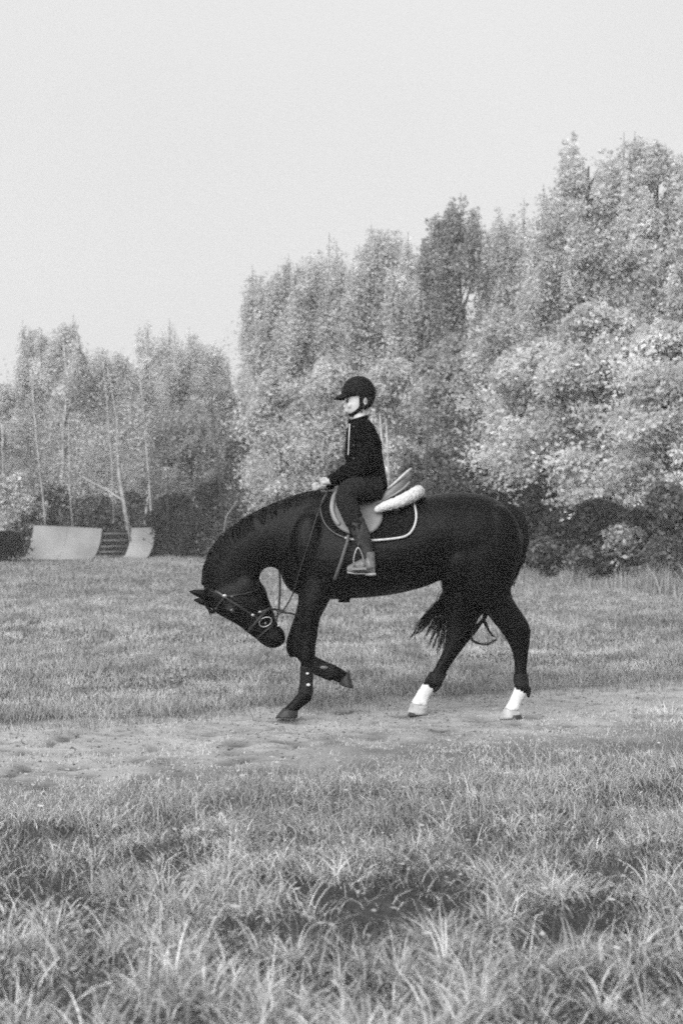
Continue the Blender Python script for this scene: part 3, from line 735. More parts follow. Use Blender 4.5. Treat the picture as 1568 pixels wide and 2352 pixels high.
# near fore (standing)
Yn = YC + NL
loft(bm, smooth_secs([S(690, 1230, 790, 1250, .09, YC - .13), S(690, 1290, 785, 1300, .10, YC - .13), S(692, 1350, 772, 1345, .09, YC - .14), S(690, 1385, 752, 1390, .075, Yn), S(688, 1420, 735, 1422, .062, Yn), S(688, 1455, 730, 1458, .05, Yn),
     S(687, 1485, 725, 1487, .046, Yn), S(687, 1508, 724, 1510, .047, Yn), S(690, 1528, 719, 1530, .036, Yn), S(691, 1560, 716, 1562, .033, Yn), S(688, 1582, 717, 1588, .040, Yn), S(679, 1597, 716, 1607, .042, Yn),
     S(668, 1610, 701, 1620, .036, Yn), S(656, 1622, 688, 1630, .040, Yn), S(650, 1628, 684, 1636, .044, Yn)]), 18)
# far fore (lifted, knee bent)
Yf = YC + FL
loft(bm, smooth_secs([S(668, 1240, 770, 1260, .09, YC + .13), S(678, 1320, 760, 1330, .09, YC + .13), S(684, 1375, 750, 1380, .075, Yf), S(676, 1412, 738, 1415, .062, Yf), S(665, 1445, 728, 1450, .055, Yf), S(657, 1470, 716, 1480, .052, Yf),
     S(656, 1492, 712, 1492, .05, Yf), S(666, 1512, 714, 1490, .046, Yf)]), 18)
loft(bm, smooth_secs([S(664, 1488, 690, 1520, .045, Yf), S(700, 1490, 690, 1525, .042, Yf), S(722, 1505, 712, 1538, .035, Yf), S(745, 1520, 733, 1552, .033, Yf), S(765, 1527, 754, 1560, .036, Yf), S(780, 1532, 766, 1565, .04, Yf), S(790, 1539, 775, 1567, .034, Yf), S(800, 1545, 784, 1571, .036, Yf)]), 18)
# near hind
Yn = YC - .15
NH = [S(1010, 1190, 1180, 1190, .13, YC - .12), S(1008, 1250, 1200, 1245, .15, YC - .13), S(1015, 1300, 1192, 1292, .145, YC - .14), S(1040, 1345, 1176, 1340, .115, Yn), S(1080, 1375, 1174, 1364, .09, Yn), S(1108, 1398, 1184, 1386, .073, Yn), S(1128, 1425, 1202, 1412, .056, Yn),
      S(1147, 1448, 1217, 1440, .048, Yn), S(1163, 1472, 1218, 1462, .042, Yn), S(1176, 1502, 1213, 1500, .034, Yn), S(1180, 1535, 1210, 1535, .031, Yn), S(1180, 1562, 1212, 1562, .035, Yn), S(1180, 1580, 1211, 1590, .041, Yn),
      S(1171, 1601, 1200, 1609, .033, Yn), S(1163, 1617, 1194, 1622, .034, Yn), S(1156, 1628, 1194, 1634, .043, Yn)]
loft(bm, smooth_secs(NH), 20)
# far hind, reaching forward
Yf = YC + .15
FH = [S(1010, 1190, 1160, 1190, .12, YC + .12), S(1008, 1250, 1180, 1250, .14, YC + .13), S(1010, 1310, 1170, 1320, .13, YC + .13), S(1013, 1345, 1146, 1362, .11, Yf), S(1018, 1375, 1120, 1392, .09, Yf), S(1022, 1405, 1103, 1412, .07, Yf), S(1024, 1436, 1093, 1436, .055, Yf),
      S(1024, 1462, 1084, 1462, .049, Yf), S(1018, 1490, 1066, 1486, .042, Yf), S(1007, 1514, 1046, 1512, .035, Yf), S(996, 1535, 1031, 1535, .032, Yf), S(984, 1553, 1019, 1557, .035, Yf), S(972, 1567, 1000, 1582, .04, Yf),
      S(957, 1589, 988, 1598, .033, Yf), S(948, 1604, 983, 1612, .034, Yf), S(942, 1616, 981, 1622, .042, Yf)]
loft(bm, smooth_secs(FH), 20)
# a few muscle masses under the skin: shoulder, stifle, buttock, breast
for sgn in (-1, 1):
    ball(bm, at(712, 1255, YC + sgn * .17), .17, .75, .5, 1.35)
    ball(bm, at(1065, 1285, YC + sgn * .2), .17, .9, .5, 1.1)
    ball(bm, at(1140, 1230, YC + sgn * .14), .2, .85, .6, 1.1)
hb = remesh('horse_body', bm, .0125, 7, .5)
hb.materials.append(M['coat']); hb.materials.append(M['sockhair'])
sockz_n = [at(1180, 1578, YC - .15), at(1211, 1594, YC - .15)]; sockz_f = [at(972, 1569, YC + .15), at(998, 1586, YC + .15)]
for p in hb.polygons:
    c = p.center
    if c.z < .45:
        if c.x > at(1140, 0, YC).x:
            a0, a1 = sockz_n
        elif c.x > at(930, 0, YC).x: a0, a1 = sockz_f
        else: continue
        zl = a0.z + (a1.z - a0.z) * (c.x - a0.x) / (a1.x - a0.x)
        if c.z < zl + .006 * math.sin(c.y * 160): p.material_index = 1
ho = link('body', hb, None, horse)
# eyes
for sgn in (-1, 1):
    b_ = bmesh.new(); ball(b_, at(533, 1402, YC + sgn * .104), .017); link('eye', bm_mesh('eye', b_), mat('horse_eye', .03, .05, .1, 5, spec=.9) if sgn < 0 else bpy.data.materials['horse_eye'], horse)
# hooves
def hoof(top, bottom, Y, m, wt=.046, wb=.06):
    bm_ = bmesh.new()
    secs = []
    for i in range(5):
        f = i / 4
        A = at(*top[0], Y).lerp(at(*bottom[0], Y), f); B = at(*top[1], Y).lerp(at(*bottom[1], Y), f)
        secs.append((A, B, wt + (wb - wt) * f, -.12))
    loft(bm_, secs, 20, 2.2)
    bmesh.ops.bevel(bm_, geom=[e for e in bm_.edges if e.is_boundary], offset=.003) if False else None
    o = link('hoof', bm_mesh('hoof', bm_), m, horse); return o
hoof(((650, 1626), (685, 1633)), ((632, 1648), (683, 1648)), YC + NL, M['hoofdark'])
hoof(((801, 1540), (777, 1570)), ((812, 1580), (786, 1575)), YC + FL, M['hoofdark'], .044, .058)
hoof(((1157, 1627), (1195, 1634)), ((1143, 1649), (1197, 1649)), YC - .15, M['hooflight'])
hoof(((942, 1615), (982, 1622)), ((934, 1640), (982, 1640)), YC + .15, M['hooflight'])
for tp_, bt_, Yh in ((((1171, 1641), (1194, 1640)), ((1166, 1651), (1199, 1650)), YC - .153), (((938, 1634), (956, 1636)), ((935, 1642), (966, 1642)), YC + .147)):
    o = hoof(tp_, bt_, Yh, M['hoofdark'], .056, .066); o.name = 'hoof_sole'
# tendon boots
def legboot(secs, m, name='tendon_boot'):
    bm_ = bmesh.new(); loft(bm_, smooth_secs(secs, 4), 20); return link(name, bm_mesh(name, bm_), m, horse)
def grow(sec, d=3, w_=.006): # widen a section slightly
    A, B, wd, e0 = sec; dd = (A - B).normalized() * d / 317; return (A + dd, B - dd, wd + w_, e0)
Yn = YC + NL
bt = legboot([grow(S(690, 1530, 718, 1532, .038, Yn), 1), grow(S(691, 1545, 717, 1547, .036, Yn), 2), grow(S(690, 1565, 717, 1567, .036, Yn), 2), grow(S(688, 1580, 717, 1584, .042, Yn), 2), grow(S(685, 1590, 717, 1597, .043, Yn), 1)], M['hboot'])
for (x_, y_, r_) in ((706, 1547, .010), (708, 1573, .013)):
    b_ = bmesh.new(); ball(b_, at(x_, y_, Yn - .048), r_, 1.1, .4, .8); link('stud', bm_mesh('stud', b_), M['white'], bt).location = (0, 0, 0)
Yf = YC + FL
bt = legboot([grow(S(716, 1503, 704, 1535, .038, Yf), 1), grow(S(735, 1515, 722, 1547, .036, Yf), 2), grow(S(757, 1525, 746, 1558, .038, Yf), 2), grow(S(771, 1530, 760, 1563, .040, Yf), 2)], M['hboot'])
b_ = bmesh.new(); ball(b_, at(744, 1533, Yf - .045), .02, 1.6, .3, .6); link('strap_patch', bm_mesh('strap_patch', b_), M['hbootgrey'], bt).location = (0, 0, 0)
Yn = YC - .15
bt = legboot([grow(S(1180, 1548, 1210, 1548, .034, Yn), 1), grow(S(1180, 1562, 1212, 1564, .037, Yn), 2), grow(S(1181, 1571, 1213, 1585, .042, Yn), 2)], M['hboot'], 'fetlock_boot')
legboot([S(1200, 1565, 1219, 1580, .028, Yn), S(1205, 1582, 1218, 1592, .024, Yn), S(1209, 1600, 1214, 1603, .008, Yn)], M['hboot'], 'boot_flap')
Yf = YC + .15
bt = legboot([grow(S(988, 1543, 1026, 1548, .036, Yf), 1), grow(S(982, 1554, 1018, 1560, .038, Yf), 2), grow(S(977, 1562, 1010, 1576, .042, Yf), 2)], M['hboot'], 'fetlock_boot')
legboot([S(975, 1562, 990, 1550, .03, Yf - .03), S(979, 1569, 997, 1560, .03, Yf - .03)], M['hboot'], 'boot_knob')
legboot([S(995, 1560, 1016, 1560, .03, Yf), S(994, 1578, 1010, 1580, .026, Yf), S(990, 1588, 998, 1592, .01, Yf)], M['hboot'], 'boot_flap')

# hair
def strands(name, paths, m, parent, r0, r1, ns=4):
    mb = MB()
    for pts in paths:
        n_ = len(pts); mb.tube(pts, [r0 + (r1 - r0) * (i / (n_ - 1)) ** 1.5 for i in range(n_)], ns, False)
    return mb.build(name, m, parent)
def bez(pts, n_=8):
    o_ = []
    for i in range(n_ + 1):
        t_ = i / n_; q = list(pts)
        while len(q) > 1: q = [q[j].lerp(q[j + 1], t_) for j in range(len(q) - 1)]
        o_.append(q[0])
    return o_
def cat(pts, sub=4):
    o_ = []; n_ = len(pts)
    for i in range(n_ - 1):
        p0, p1, p2, p3 = pts[max(i - 1, 0)], pts[i], pts[i + 1], pts[min(i + 2, n_ - 1)]
        for j in range(sub):
            t_ = j / sub; o_.append(.5 * ((2 * p1) + (p2 - p0) * t_ + (2 * p0 - 5 * p1 + 4 * p2 - p3) * t_ * t_ + (3 * p1 - p0 - 3 * p2 + p3) * t_ ** 3))
    o_.append(pts[-1]); return o_
tail = []
def J(px, py, Y, s=1.0): v = at(px, py, Y); return v + Vector((rnd.gauss(0, .012 * s), rnd.gauss(0, .018 * s), rnd.gauss(0, .012 * s)))
for i in range(90):
    tail.append(cat([J(1160 + rnd.uniform(-8, 8), 1162, YC, .4), J(1191, 1178, YC, .6), J(1206, 1215, YC, .6), J(1205, 1255, YC, .6), J(1190, 1300, YC + .02, .8), J(1165 + rnd.gauss(0, 5), 1345, YC + .02, 1)]))
ends = [(957, 1452, .8), (965, 1448, .6), (972, 1445, .6), (963, 1436, .6), (985, 1425, .7), (998, 1478, .6), (1008, 1486, .5), (1018, 1483, .5), (990, 1470, .5), (1003, 1455, .7), (975, 1420, .8), (1000, 1410, .8), (983, 1452, .6), (1012, 1440, .6), (1000, 1436, .6), (968, 1425, .6)]
for i in range(320):
    ex, ey, s_ = rnd.choice(ends); q_ = rnd.uniform(.86, 1.2); ex = 1035 + (ex - 1035) * q_ + rnd.gauss(0, 1.5); ey = 1375 + (ey - 1375) * q_ + rnd.gauss(0, 1.5)
    tail.append(cat([J(1195, 1285, YC + .02, .8), J(1150, 1340, YC + .05, 1), J(1090, 1362, YC + .22, 1.2), J(1035 + rnd.gauss(0, 8), 1372 + rnd.gauss(0, 12), YC + .31, 1), J((1035 + ex) / 2 + rnd.gauss(0, 5), (1370 + ey) / 2 - 6 + rnd.gauss(0, 4), YC + .34, .6), J(ex, ey, YC + .34, .22)]))
for pts in ([(1170, 1340), (1120, 1395), (1112, 1420), (1118, 1440), (1128, 1460)], [(1165, 1345), (1125, 1400), (1108, 1430), (1082, 1434)], [(1160, 1350), (1095, 1440), (1080, 1462), (1095, 1478), (1118, 1481), (1140, 1468)], [(1165, 1350), (1110, 1400), (1070, 1450), (1052, 1470), (1060, 1486)], [(1162, 1350), (1116, 1400), (1110, 1425), (1124, 1452), (1134, 1462)]):
    for k in range(8): tail.append(cat([J(a_, b_, YC + .04 + .01 * k, .42) for a_, b_ in pts]))
strands('tail', tail, M['tailhair'], horse, .0036, .0012)
b_ = bmesh.new(); capsule(b_, cat([at(1150, 1168, YC), at(1183, 1180, YC), at(1198, 1215, YC), at(1200, 1255, YC), at(1188, 1290, YC)]), [.05] * 4 + [.05] * 4 + [.045] * 4 + [.035] * 5, 12)
link('dock', bm_mesh('dock', b_), M['tailhair'], horse)
mane = []
crest = [(735, 1128), (700, 1134), (665, 1145), (625, 1160), (588, 1177), (545, 1203), (508, 1234), (482, 1270), (469, 1308), (466, 1342)]
CR_ = cat([at(a_, b_, YC) for a_, b_ in crest], 10)
for i in range(520):
    f = rnd.random() * (len(CR_) - 2); k = int(f); p = CR_[k].lerp(CR_[k + 1], f - k); d = (CR_[k + 1] - CR_[k]).normalized()
    nrm = Vector((d.z, 0, -d.x)); nrm = nrm if nrm.z > 0 or nrm.x < 0 else -nrm
    if k < 50: nrm = Vector((-abs(d.z), 0, abs(d.x)))
    sg = 1 if rnd.random() < .8 else -1
    L_ = rnd.uniform(.05, .11)
    mane.append([p - nrm * .01, p + nrm * rnd.uniform(.004, .010) + Vector((0, sg * .02, 0)), p + nrm * .002 + Vector((0, sg * (.04 + rnd.random() * .02), 0)) + d * rnd.uniform(-.01, .03), p - nrm * L_ + Vector((0, sg * .10, 0)) + d * .03])
strands('mane', mane, M['tailhair'], horse, .005, .003)
fl = []
for i in range(40):
    fl.append(cat([J(468, 1365, YC, .6), J(476, 1392, YC, .5), J(487 + rnd.uniform(-4, 8), 1406 + rnd.uniform(-2, 5), YC, .4)]))
strands('forelock', fl, M['tailhair'], horse, .005, .002)

# ------------------------------------------------------------------ tack
def torso_y(p):
    """near-side skin of the barrel at world x,z: returns offset from YC and outward normal approx"""
    px = p.x / YC * FOC + 784; py = 1189 - (p.z - EYE) / YC * FOC
    ks = sorted(TORSO[3:12], key=lambda s: (s[0].x + s[1].x))
    xs_ = [((s[0].x + s[1].x) / 2) for s in ks]
    def ip(vals): return float(np.interp(p.x, xs_, vals))
    zt_, zb_, ww_, eg = ip([s[0].z for s in ks]), ip([s[1].z for s in ks]), ip([s[2] for s in ks]), ip([s[3] for s in ks])
    u_ = max(-1, min(1, (p.z - (zt_ + zb_) / 2) / ((zt_ - zb_) / 2)))
    return ww_ * math.sqrt(max(0, 1 - u_ * u_)) * (1 - eg * u_), zt_, zb_
def hug(px, py, off, side=-1):
    p = at(px, py, YC - .25)
    wy, zt_, zb_ = torso_y(p)
    return Vector((p.x, YC + side * (wy + off), min(p.z, zt_ + off)))
def sheet(name, outline, m, parent, off=.01, th=.012, rings=7, side=-1, mirror=True, dome=0.0):
    o_ = cat([Vector((a_, b_, 0)) for a_, b_ in outline] + [Vector((outline[0][0], outline[0][1], 0))], 4)[:-1]
    c = sum(o_, Vector()) / len(o_); n_ = len(o_); res = []
    for side_ in ((-1, 1) if mirror else (side,)):
        V_ = []; F_ = []
        for lay in (off, off + th):
            for j in range(rings):
                f = 1 - j / rings
                for q in o_:
                    w_ = c.lerp(q, f); e0 = th * .0 if lay == off else dome * (1 - f ** 4)
                    V_.append(hug(w_.x, w_.y, lay + e0, side_))
            V_.append(hug(c.x, c.y, lay + (dome if lay != off else 0), side_))
        L_ = rings * n_ + 1
        for b0 in (0, L_):
            for j in range(rings - 1):
                for k in range(n_): F_.append((b0 + j * n_ + k, b0 + j * n_ + (k + 1) % n_, b0 + (j + 1) * n_ + (k + 1) % n_, b0 + (j + 1) * n_ + k))
            for k in range(n_): F_.append((b0 + (rings - 1) * n_ + k, b0 + (rings - 1) * n_ + (k + 1) % n_, b0 + rings * n_))
        for k in range(n_): F_.append((k, (k + 1) % n_, L_ + (k + 1) % n_, L_ + k))
        res.append(MB().add((V_, F_)).build(name, m, parent))
    return res
pad = empty('saddle_pad', (at(845, 1200, YC).x, YC, 1.3))
tag(pad, 'dark quilted saddle pad with pale piped edge under the saddle', 'saddle pad')
PADO = [(752, 1128), (740, 1148), (736, 1168), (740, 1190), (750, 1208), (768, 1224), (800, 1237), (850, 1241), (900, 1237), (932, 1230), (948, 1213), (955, 1190), (954, 1168), (950, 1148), (935, 1140), (870, 1135), (800, 1128)]
sheet('pad_panel', PADO, M['padcloth'], pad, .008, .012, 12)
for s_ in (-1, 1):
    MB().tube([hug(q.x, q.y, .022, s_) for q in cat([Vector((a_, b_, 0)) for a_, b_ in [(748, 1133), (740, 1148), (736, 1168), (740, 1190), (750, 1208), (768, 1224), (792, 1235)]], 5)], .0052, 6).build('piping', M['strapgrey'], pad)
    MB().tube([hug(q.x, q.y, .024, s_) for q in cat([Vector((a_, b_, 0)) for a_, b_ in [(792, 1235), (820, 1240), (850, 1241), (900, 1237), (932, 1230), (948, 1213), (955, 1190), (954, 1168), (950, 1148)]], 5)], .0085, 6).build('piping', M['piping'], pad)
b_ = bmesh.new(); q = hug(913, 1171, .026); ball(b_, q, .016, 1.3, .25, .8); link('badge', bm_mesh('badge', b_), M['strapgrey'], pad)

saddle = empty('saddle', (at(845, 1140, YC).x, YC, 1.5))
tag(saddle, 'grey leather english saddle under the rider with raised striped cantle', 'saddle')
def X(px): return (px - 784) / FOC * YC
def Z(py): return EYE + (1189 - py) / FOC * YC
bm = bmesh.new(); rings = []
SEAT = [(768, 1121, .05, 8), (785, 1128, .075, 9), (810, 1140, .10, 10), (840, 1146, .13, 10), (870, 1143, .16, 11), (895, 1130, .18, 13), (918, 1112, .175, 14), (934, 1096, .15, 13), (943, 1084, .11, 8)]
ns = 16
for px, py, w_, th in SEAT:
    ring = []
    for k in range(ns):
        a_ = 2 * math.pi * k / ns; y_ = math.cos(a_); zz_ = math.sin(a_)
        ring.append(bm.verts.new((X(px) + max(0, -zz_) * .05 * 0, YC + y_ * w_, Z(py) + zz_ * th / 317 - (1 - abs(y_)) * 0 - abs(y_) ** 2 * .04 + .0)))
    rings.append(ring)
for i in range(len(rings) - 1):
    for k in range(ns): bm.faces.new((rings[i][k], rings[i][(k + 1) % ns], rings[i + 1][(k + 1) % ns], rings[i + 1][k]))
bm.faces.new(rings[0]); bm.faces.new(rings[-1])
link('seat', bm_mesh('seat', bm), M['leather'], saddle)
# cantle: stacked leather layers fanning up behind the rider
def cantle(top, r_, m, y0, name):
    for s_ in (-1, 1):
        MB().tube([Vector((X(a_), YC + s_ * yy, Z(b_))) for (a_, b_), yy in zip(top, y0)], r_, 8).build(name, m, saddle)
for s_ in (-1, 1):
    bm = bmesh.new()
    loft(bm, smooth_secs([(Vector((X(884), YC + s_ * .15, Z(1128))), Vector((X(872), YC + s_ * .15, Z(1158))), .03, 0), (Vector((X(905), YC + s_ * .165, Z(1110))), Vector((X(895), YC + s_ * .165, Z(1150))), .03, 0),
        (Vector((X(925), YC + s_ * .15, Z(1097))), Vector((X(918), YC + s_ * .15, Z(1140))), .028, 0), (Vector((X(941), YC + s_ * .11, Z(1087))), Vector((X(938), YC + s_ * .11, Z(1124))), .02, 0)]), 14)
    link('panel', bm_mesh('panel', bm), M['leather'], saddle)
cantle([(888, 1124), (905, 1110), (922, 1094), (938, 1080), (944, 1077)], .0085, M['piping'], [.18, .19, .18, .13, 0], 'welt')
cantle([(880, 1150), (905, 1136), (925, 1122), (938, 1108)], .008, M['leatherdark'], [.19, .2, .185, .15], 'welt')
sheet('flap', [(778, 1120), (764, 1135), (757, 1158), (760, 1185), (775, 1210), (800, 1225), (835, 1229), (860, 1219), (875, 1200), (878, 1180), (872, 1160), (850, 1142), (815, 1128)], M['leather'], saddle, .03, .016, 9)
for s_ in (-1, 1):
    MB().tube([hug(q.x, q.y, .05, s_) for q in cat([Vector((a_, b_, 0)) for a_, b_ in [(785, 1118), (772, 1130), (764, 1150), (763, 1172), (770, 1192), (780, 1206)]], 4)], [.010] + [.018] * 12 + [.016] * 7 + [.006], 8).build('knee_roll', M['leatherdark'], saddle)
# girth
def ring_pts(px, off, n_=28):
    k0 = at(px, 1200, YC - .25).x
    wy, zt_, zb_ = torso_y(Vector((k0, 0, 1.3))); res = []
    for i in range(n_ + 1):
        a_ = R(-18) - (math.pi - R(36)) * i / n_
        cz, hz = (zt_ + zb_) / 2, (zt_ - zb_) / 2
        pz = cz + math.sin(a_) * (hz + off); ks = torso_y(Vector((k0, 0, max(zb_ + .001, min(zt_, pz)))))[0]
        # width from the torso ellipse
        wmax = torso_y(Vector((k0, 0, cz)))[0]
        res.append(Vector((k0, YC - math.cos(a_) * (wmax * 1.0 + off), pz)))
    return res
rp_ = ring_pts(790, .014); mb = MB(); V_ = []; F_ = []
for p in rp_:
    c0 = Vector((p.x, YC, (Z(1141) + Z(1376)) / 2)); nn = (p - c0); nn.x = 0; nn.normalize()
    for a_, b_ in ((-.04, 0), (.04, 0), (.04, .012), (-.04, .012)): V_.append(p + Vector((a_, 0, 0)) + nn * b_)
for i in range(len(rp_) - 1):
    for k in range(4): F_.append((i * 4 + k, i * 4 + (k + 1) % 4, i * 4 + 4 + (k + 1) % 4, i * 4 + 4 + k))
mb.add((V_, F_)).build('girth', M['padcloth'], saddle)
for x_ in (780, 792, 802):
    b_ = bmesh.new(); ball(b_, at(x_, 1375, YC), .010, 1, 3, .8); link('girth_buckle', bm_mesh('girth_buckle', b_), M['strap'], saddle)
# stirrups
for s_ in (-1, 1):
    Yq = YC + s_ * .36
    stp = empty('stirrup', at(820, 1262, Yq)); stp.parent = saddle; stp.location = at(820, 1262, Yq) - saddle.location
    Yq += s_ * .055
    mb = MB(); mb.tube(cat([at(813, 1302, Yq), at(812, 1285, Yq), at(816, 1268, Yq), at(822, 1258, Yq), at(829, 1268, Yq), at(834, 1285, Yq), at(836, 1302, Yq)], 3), .0065, 8)
    link('iron', mb.mesh('iron'), M['metal'], stp)
    mb = MB(); mb.box((at(824, 1306, Yq - s_ * .03)), (.05, 0, .002), (0, .04, 0), (0, 0, .007)); link('tread', mb.mesh('tread', False), M['metal'], stp)
    mb = MB()
    for dx in (0,):
        pts = cat([hug(826, 1150, .07, s_), hug(826, 1200, .075, s_), Vector((at(824, 1240, Yq).x, Yq - s_ * .045, Z(1240))), at(822, 1258, Yq)], 4)
        mb.tube(pts, [(.004, .013)] * len(pts), 8)
    link('stirrup_leather', mb.mesh('stirrup_leather'), M['strapgrey'], stp)
# loose grey strap hanging in front of the girth
pts = cat([hug(800, 1228, .06), hug(797, 1245, .05), hug(789, 1270, .045), hug(781, 1295, .045), hug(768, 1331, .045)], 4)
tag(link('hanging_strap', MB().tube(pts, [(.012, .005)] * len(pts), 8).mesh('hanging_strap'), M['strapgrey']), 'flat grey strap hanging loose from the saddle in front of the stirrup', 'strap')

fleece = empty('fleece_half_pad', (at(920, 1145, YC).x, YC, 1.5))
tag(fleece, 'thick white fleece half pad sticking out behind the saddle seat', 'fleece pad')
fp = [(862, 1175, .26, .018), (872, 1168, .26, .032), (885, 1162, .26, .037), (900, 1158, .255, .040), (918, 1152, .24, .043), (935, 1144, .215, .046), (950, 1136, .17, .048), (958, 1131, .10, .048), (960, 1130, 0, .048)]
pts = [at(a_, b_, YC - y_) for a_, b_, y_, r_ in fp]; rad = [r_ for *_, r_ in fp]
pts += [Vector((p.x, 2 * YC - p.y, p.z)) for p in pts[-2::-1]]; rad += rad[-2::-1]
bm = bmesh.new(); capsule(bm, cat(pts, 3), list(np.interp(np.linspace(0, len(rad) - 1, (len(rad) - 1) * 3 + 1), range(len(rad)), rad)), 14)
fm = remesh('fleece_roll', bm, .009, 4)
for v in fm.vertices:
    v.co += v.normal * (.006 * mn.noise(v.co * 45) + .004 * mn.noise(v.co * 90))
link('fleece_roll', fm, M['fleece'], fleece)
bm = bmesh.new(); 
for side_ in (1,):
    pass
bm.free()

# bridle
bridle = empty('bridle', (at(560, 1400, YC).x, YC, at(560, 1400, YC).z))
tag(bridle, 'leather bridle with a round metal bit ring on the horse head and long reins', 'bridle')
def hside(px, py, s_, off=.004):
    # lateral skin offset of the head at a point: interpolate between section mid widths
    best = min(HEAD, key=lambda s: min((s[0].lerp(s[1], f) - at(px, py, YC)).length for f in (.1, .3, .5, .7, .9)))
    A, B, wd = best[0], best[1], best[2]; P_ = at(px, py, YC); h = (A - B).length / 2; u_ = (P_ - (A + B) / 2).dot((A - B).normalized()) / h
    u_ = max(-.97, min(.97, u_)); return at(px, py, YC) + Vector((0, s_ * (wd * math.sqrt(1 - u_ * u_) + off + .006), 0))
def hstrap(name, pts, m=None, wd=.009, both=True, close=False):
    for s_ in ((-1, 1) if both else (-1,)):
        P_ = cat([hside(a_, b_, s_) for a_, b_ in pts], 4)
        MB().tube(P_, [(wd, .004)] * len(P_), 8).build(name, m or M['strapgrey'], bridle)
hstrap('cheekpiece', [(519, 1370), (536, 1381), (556, 1393), (575, 1406), (592, 1417), (603, 1424)], M['strap'], .008)
hstrap('headpiece', [(480, 1351), (492, 1355), (506, 1361), (519, 1370)], M['strapgrey'], .008)
hstrap('browband', [(519, 1370), (508, 1382), (499, 1395)], M['strap'], .008)
hstrap('throatlatch', [(519, 1368), (540, 1366), (568, 1361), (595, 1352)], M['strap'], .005)
hstrap('noseband', [(571, 1449), (583, 1435), (598, 1418), (614, 1400), (622, 1396)], M['strap'], .011)
hstrap('flash_strap', [(592, 1466), (604, 1454), (620, 1440), (634, 1428)], M['strap'], .007)
MB().tube([hside(499, 1395, -1), at(494, 1404, YC), hside(499, 1395, 1)], [(.008, .005)] * 3, 8).build('browband', M['strapgrey'], bridle)
for (a_, b_, r_) in ((519, 1367, .015), (599, 1404, .011), (640, 1437, .008), (583, 1411, .012), (536, 1368, .009)):
    bm = bmesh.new(); ball(bm, hside(a_, b_, -1, .006), r_, 1.2, .35, .9); link('buckle', bm_mesh('buckle', bm), M['metal' if a_ != 536 else 'strapgrey'], bridle)
for s_ in (-1, 1):
    c = hside(611, 1427, s_, .012); pts = [c + Vector((math.cos(a_) * .045, s_ * .0, math.sin(a_) * .034 + math.cos(a_) * .010)) for a_ in np.linspace(0, 2 * math.pi, 21)]
    MB().tube(pts, .0046, 6, False).build('bit_ring', M['metal'], bridle)
MB().tube([hside(611, 1430, -1, .01), hside(611, 1430, 1, .01)], .008, 8).build('bit_mouthpiece', M['metal'], bridle)
hstrap('noseband_pad', [(600, 1404), (609, 1401), (618, 1400)], M['strapgrey'], .007)
Yk = YC
def rein(name, pts, r_, m, sub=5):
    P_ = cat([at(*p) for p in pts], sub); MB().tube(P_, [r_] * len(P_), 6).build(name, m, bridle)
for s_ in (-1, 1):
    rein('rein', [(751, 1117, YC + s_ * .10), (750, 1134, YC + s_ * .13), (737, 1160, YC + s_ * .19), (726, 1190, YC + s_ * .25), (707, 1253, YC + s_ * .27), (685, 1321, YC + s_ * .22), (673, 1362, YC + s_ * .15), (652, 1400, YC + s_ * .09), (628, 1420, YC + s_ * .075)], (.0055, .0025), M['strap'])
rein('martingale_strap', [(628, 1255, YC - .09), (638, 1290, YC - .03), (642, 1312, YC - .01), (643, 1345, YC), (642, 1375, YC), (640, 1403, YC)], (.008, .004), M['strap'])
rein('side_strap', [(634, 1402, YC - .02), (653, 1407, YC - .02), (668, 1409, YC - .02), (692, 1416, YC)], (.007, .004), M['strap'])
rein('curb_strap', [(622, 1399, YC - .04), (634, 1400, YC - .02), (643, 1402, YC), (655, 1406, YC)], .008, M['strap'])
rein('curb_strap', [(638, 1403, YC - .02), (637, 1418, YC - .02), (632, 1428, YC - .05)], .006, M['strap'])

# ------------------------------------------------------------------ rider
rider = empty('person', (X(845), YC, Z(1140)))
tag(rider, 'rider in dark jacket and black helmet sitting upright on the horse, holding the reins', 'person')
def V3(px, py, dy): return at(px, py, YC + dy)
bm = bmesh.new()
HEADR = [S(804, 952, 816, 953, .022), S(798, 949, 826, 952, .040), S(795, 943, 836, 949, .052), S(793.5, 936, 843, 943, .060), S(793.5, 929, 848, 935, .066), S(794.5, 922, 852, 927, .070), S(794, 914, 855, 918, .073), S(793, 905, 857, 907, .075), S(795, 893, 856, 893, .074), S(801, 882, 850, 881, .065), S(812, 874, 840, 874, .045)]
loft(bm, smooth_secs(HEADR, 2), 20)
capsule(bm, [V3(795.5, 921, 0), V3(791.5, 930, 0), V3(790.5, 934, 0), V3(794, 936, 0)], [.008, .011, .013, .008], 8)   # nose
capsule(bm, [V3(795, 941, -.018), V3(792.8, 941, 0), V3(795, 941, .018)], [.005, .008, .005], 8)                      # lips
capsule(bm, [V3(795.5, 945, -.016), V3(793.5, 945, 0), V3(795.5, 945, .016)], [.005, .008, .005], 8)
for s_ in (-1, 1):
    ball(bm, V3(839, 922, s_ * .075), .03, .55, .3, 1)                      # ear
    capsule(bm, [V3(796, 915.5, s_ * .018), V3(798, 914, s_ * .045)], [.009, .008], 8)   # brow
    ball(bm, V3(803, 931, s_ * .045), .022, .8, .8, 1)                      # cheekbone
loft(bm, smooth_secs([S(806, 946, 842, 940, .050), S(810, 956, 842, 952, .052), S(811, 966, 845, 960, .058), S(808, 978, 850, 970, .08), S(805, 990, 856, 985, .13)], 2), 18)
loft(bm, smooth_secs([S(803, 982, 856, 978, .15), S(800, 1010, 866, 1008, .165), S(798, 1045, 868, 1040, .14), S(806, 1080, 876, 1074, .135), S(814, 1110, 882, 1106, .165), S(822, 1135, 880, 1138, .17)], 2), 20)
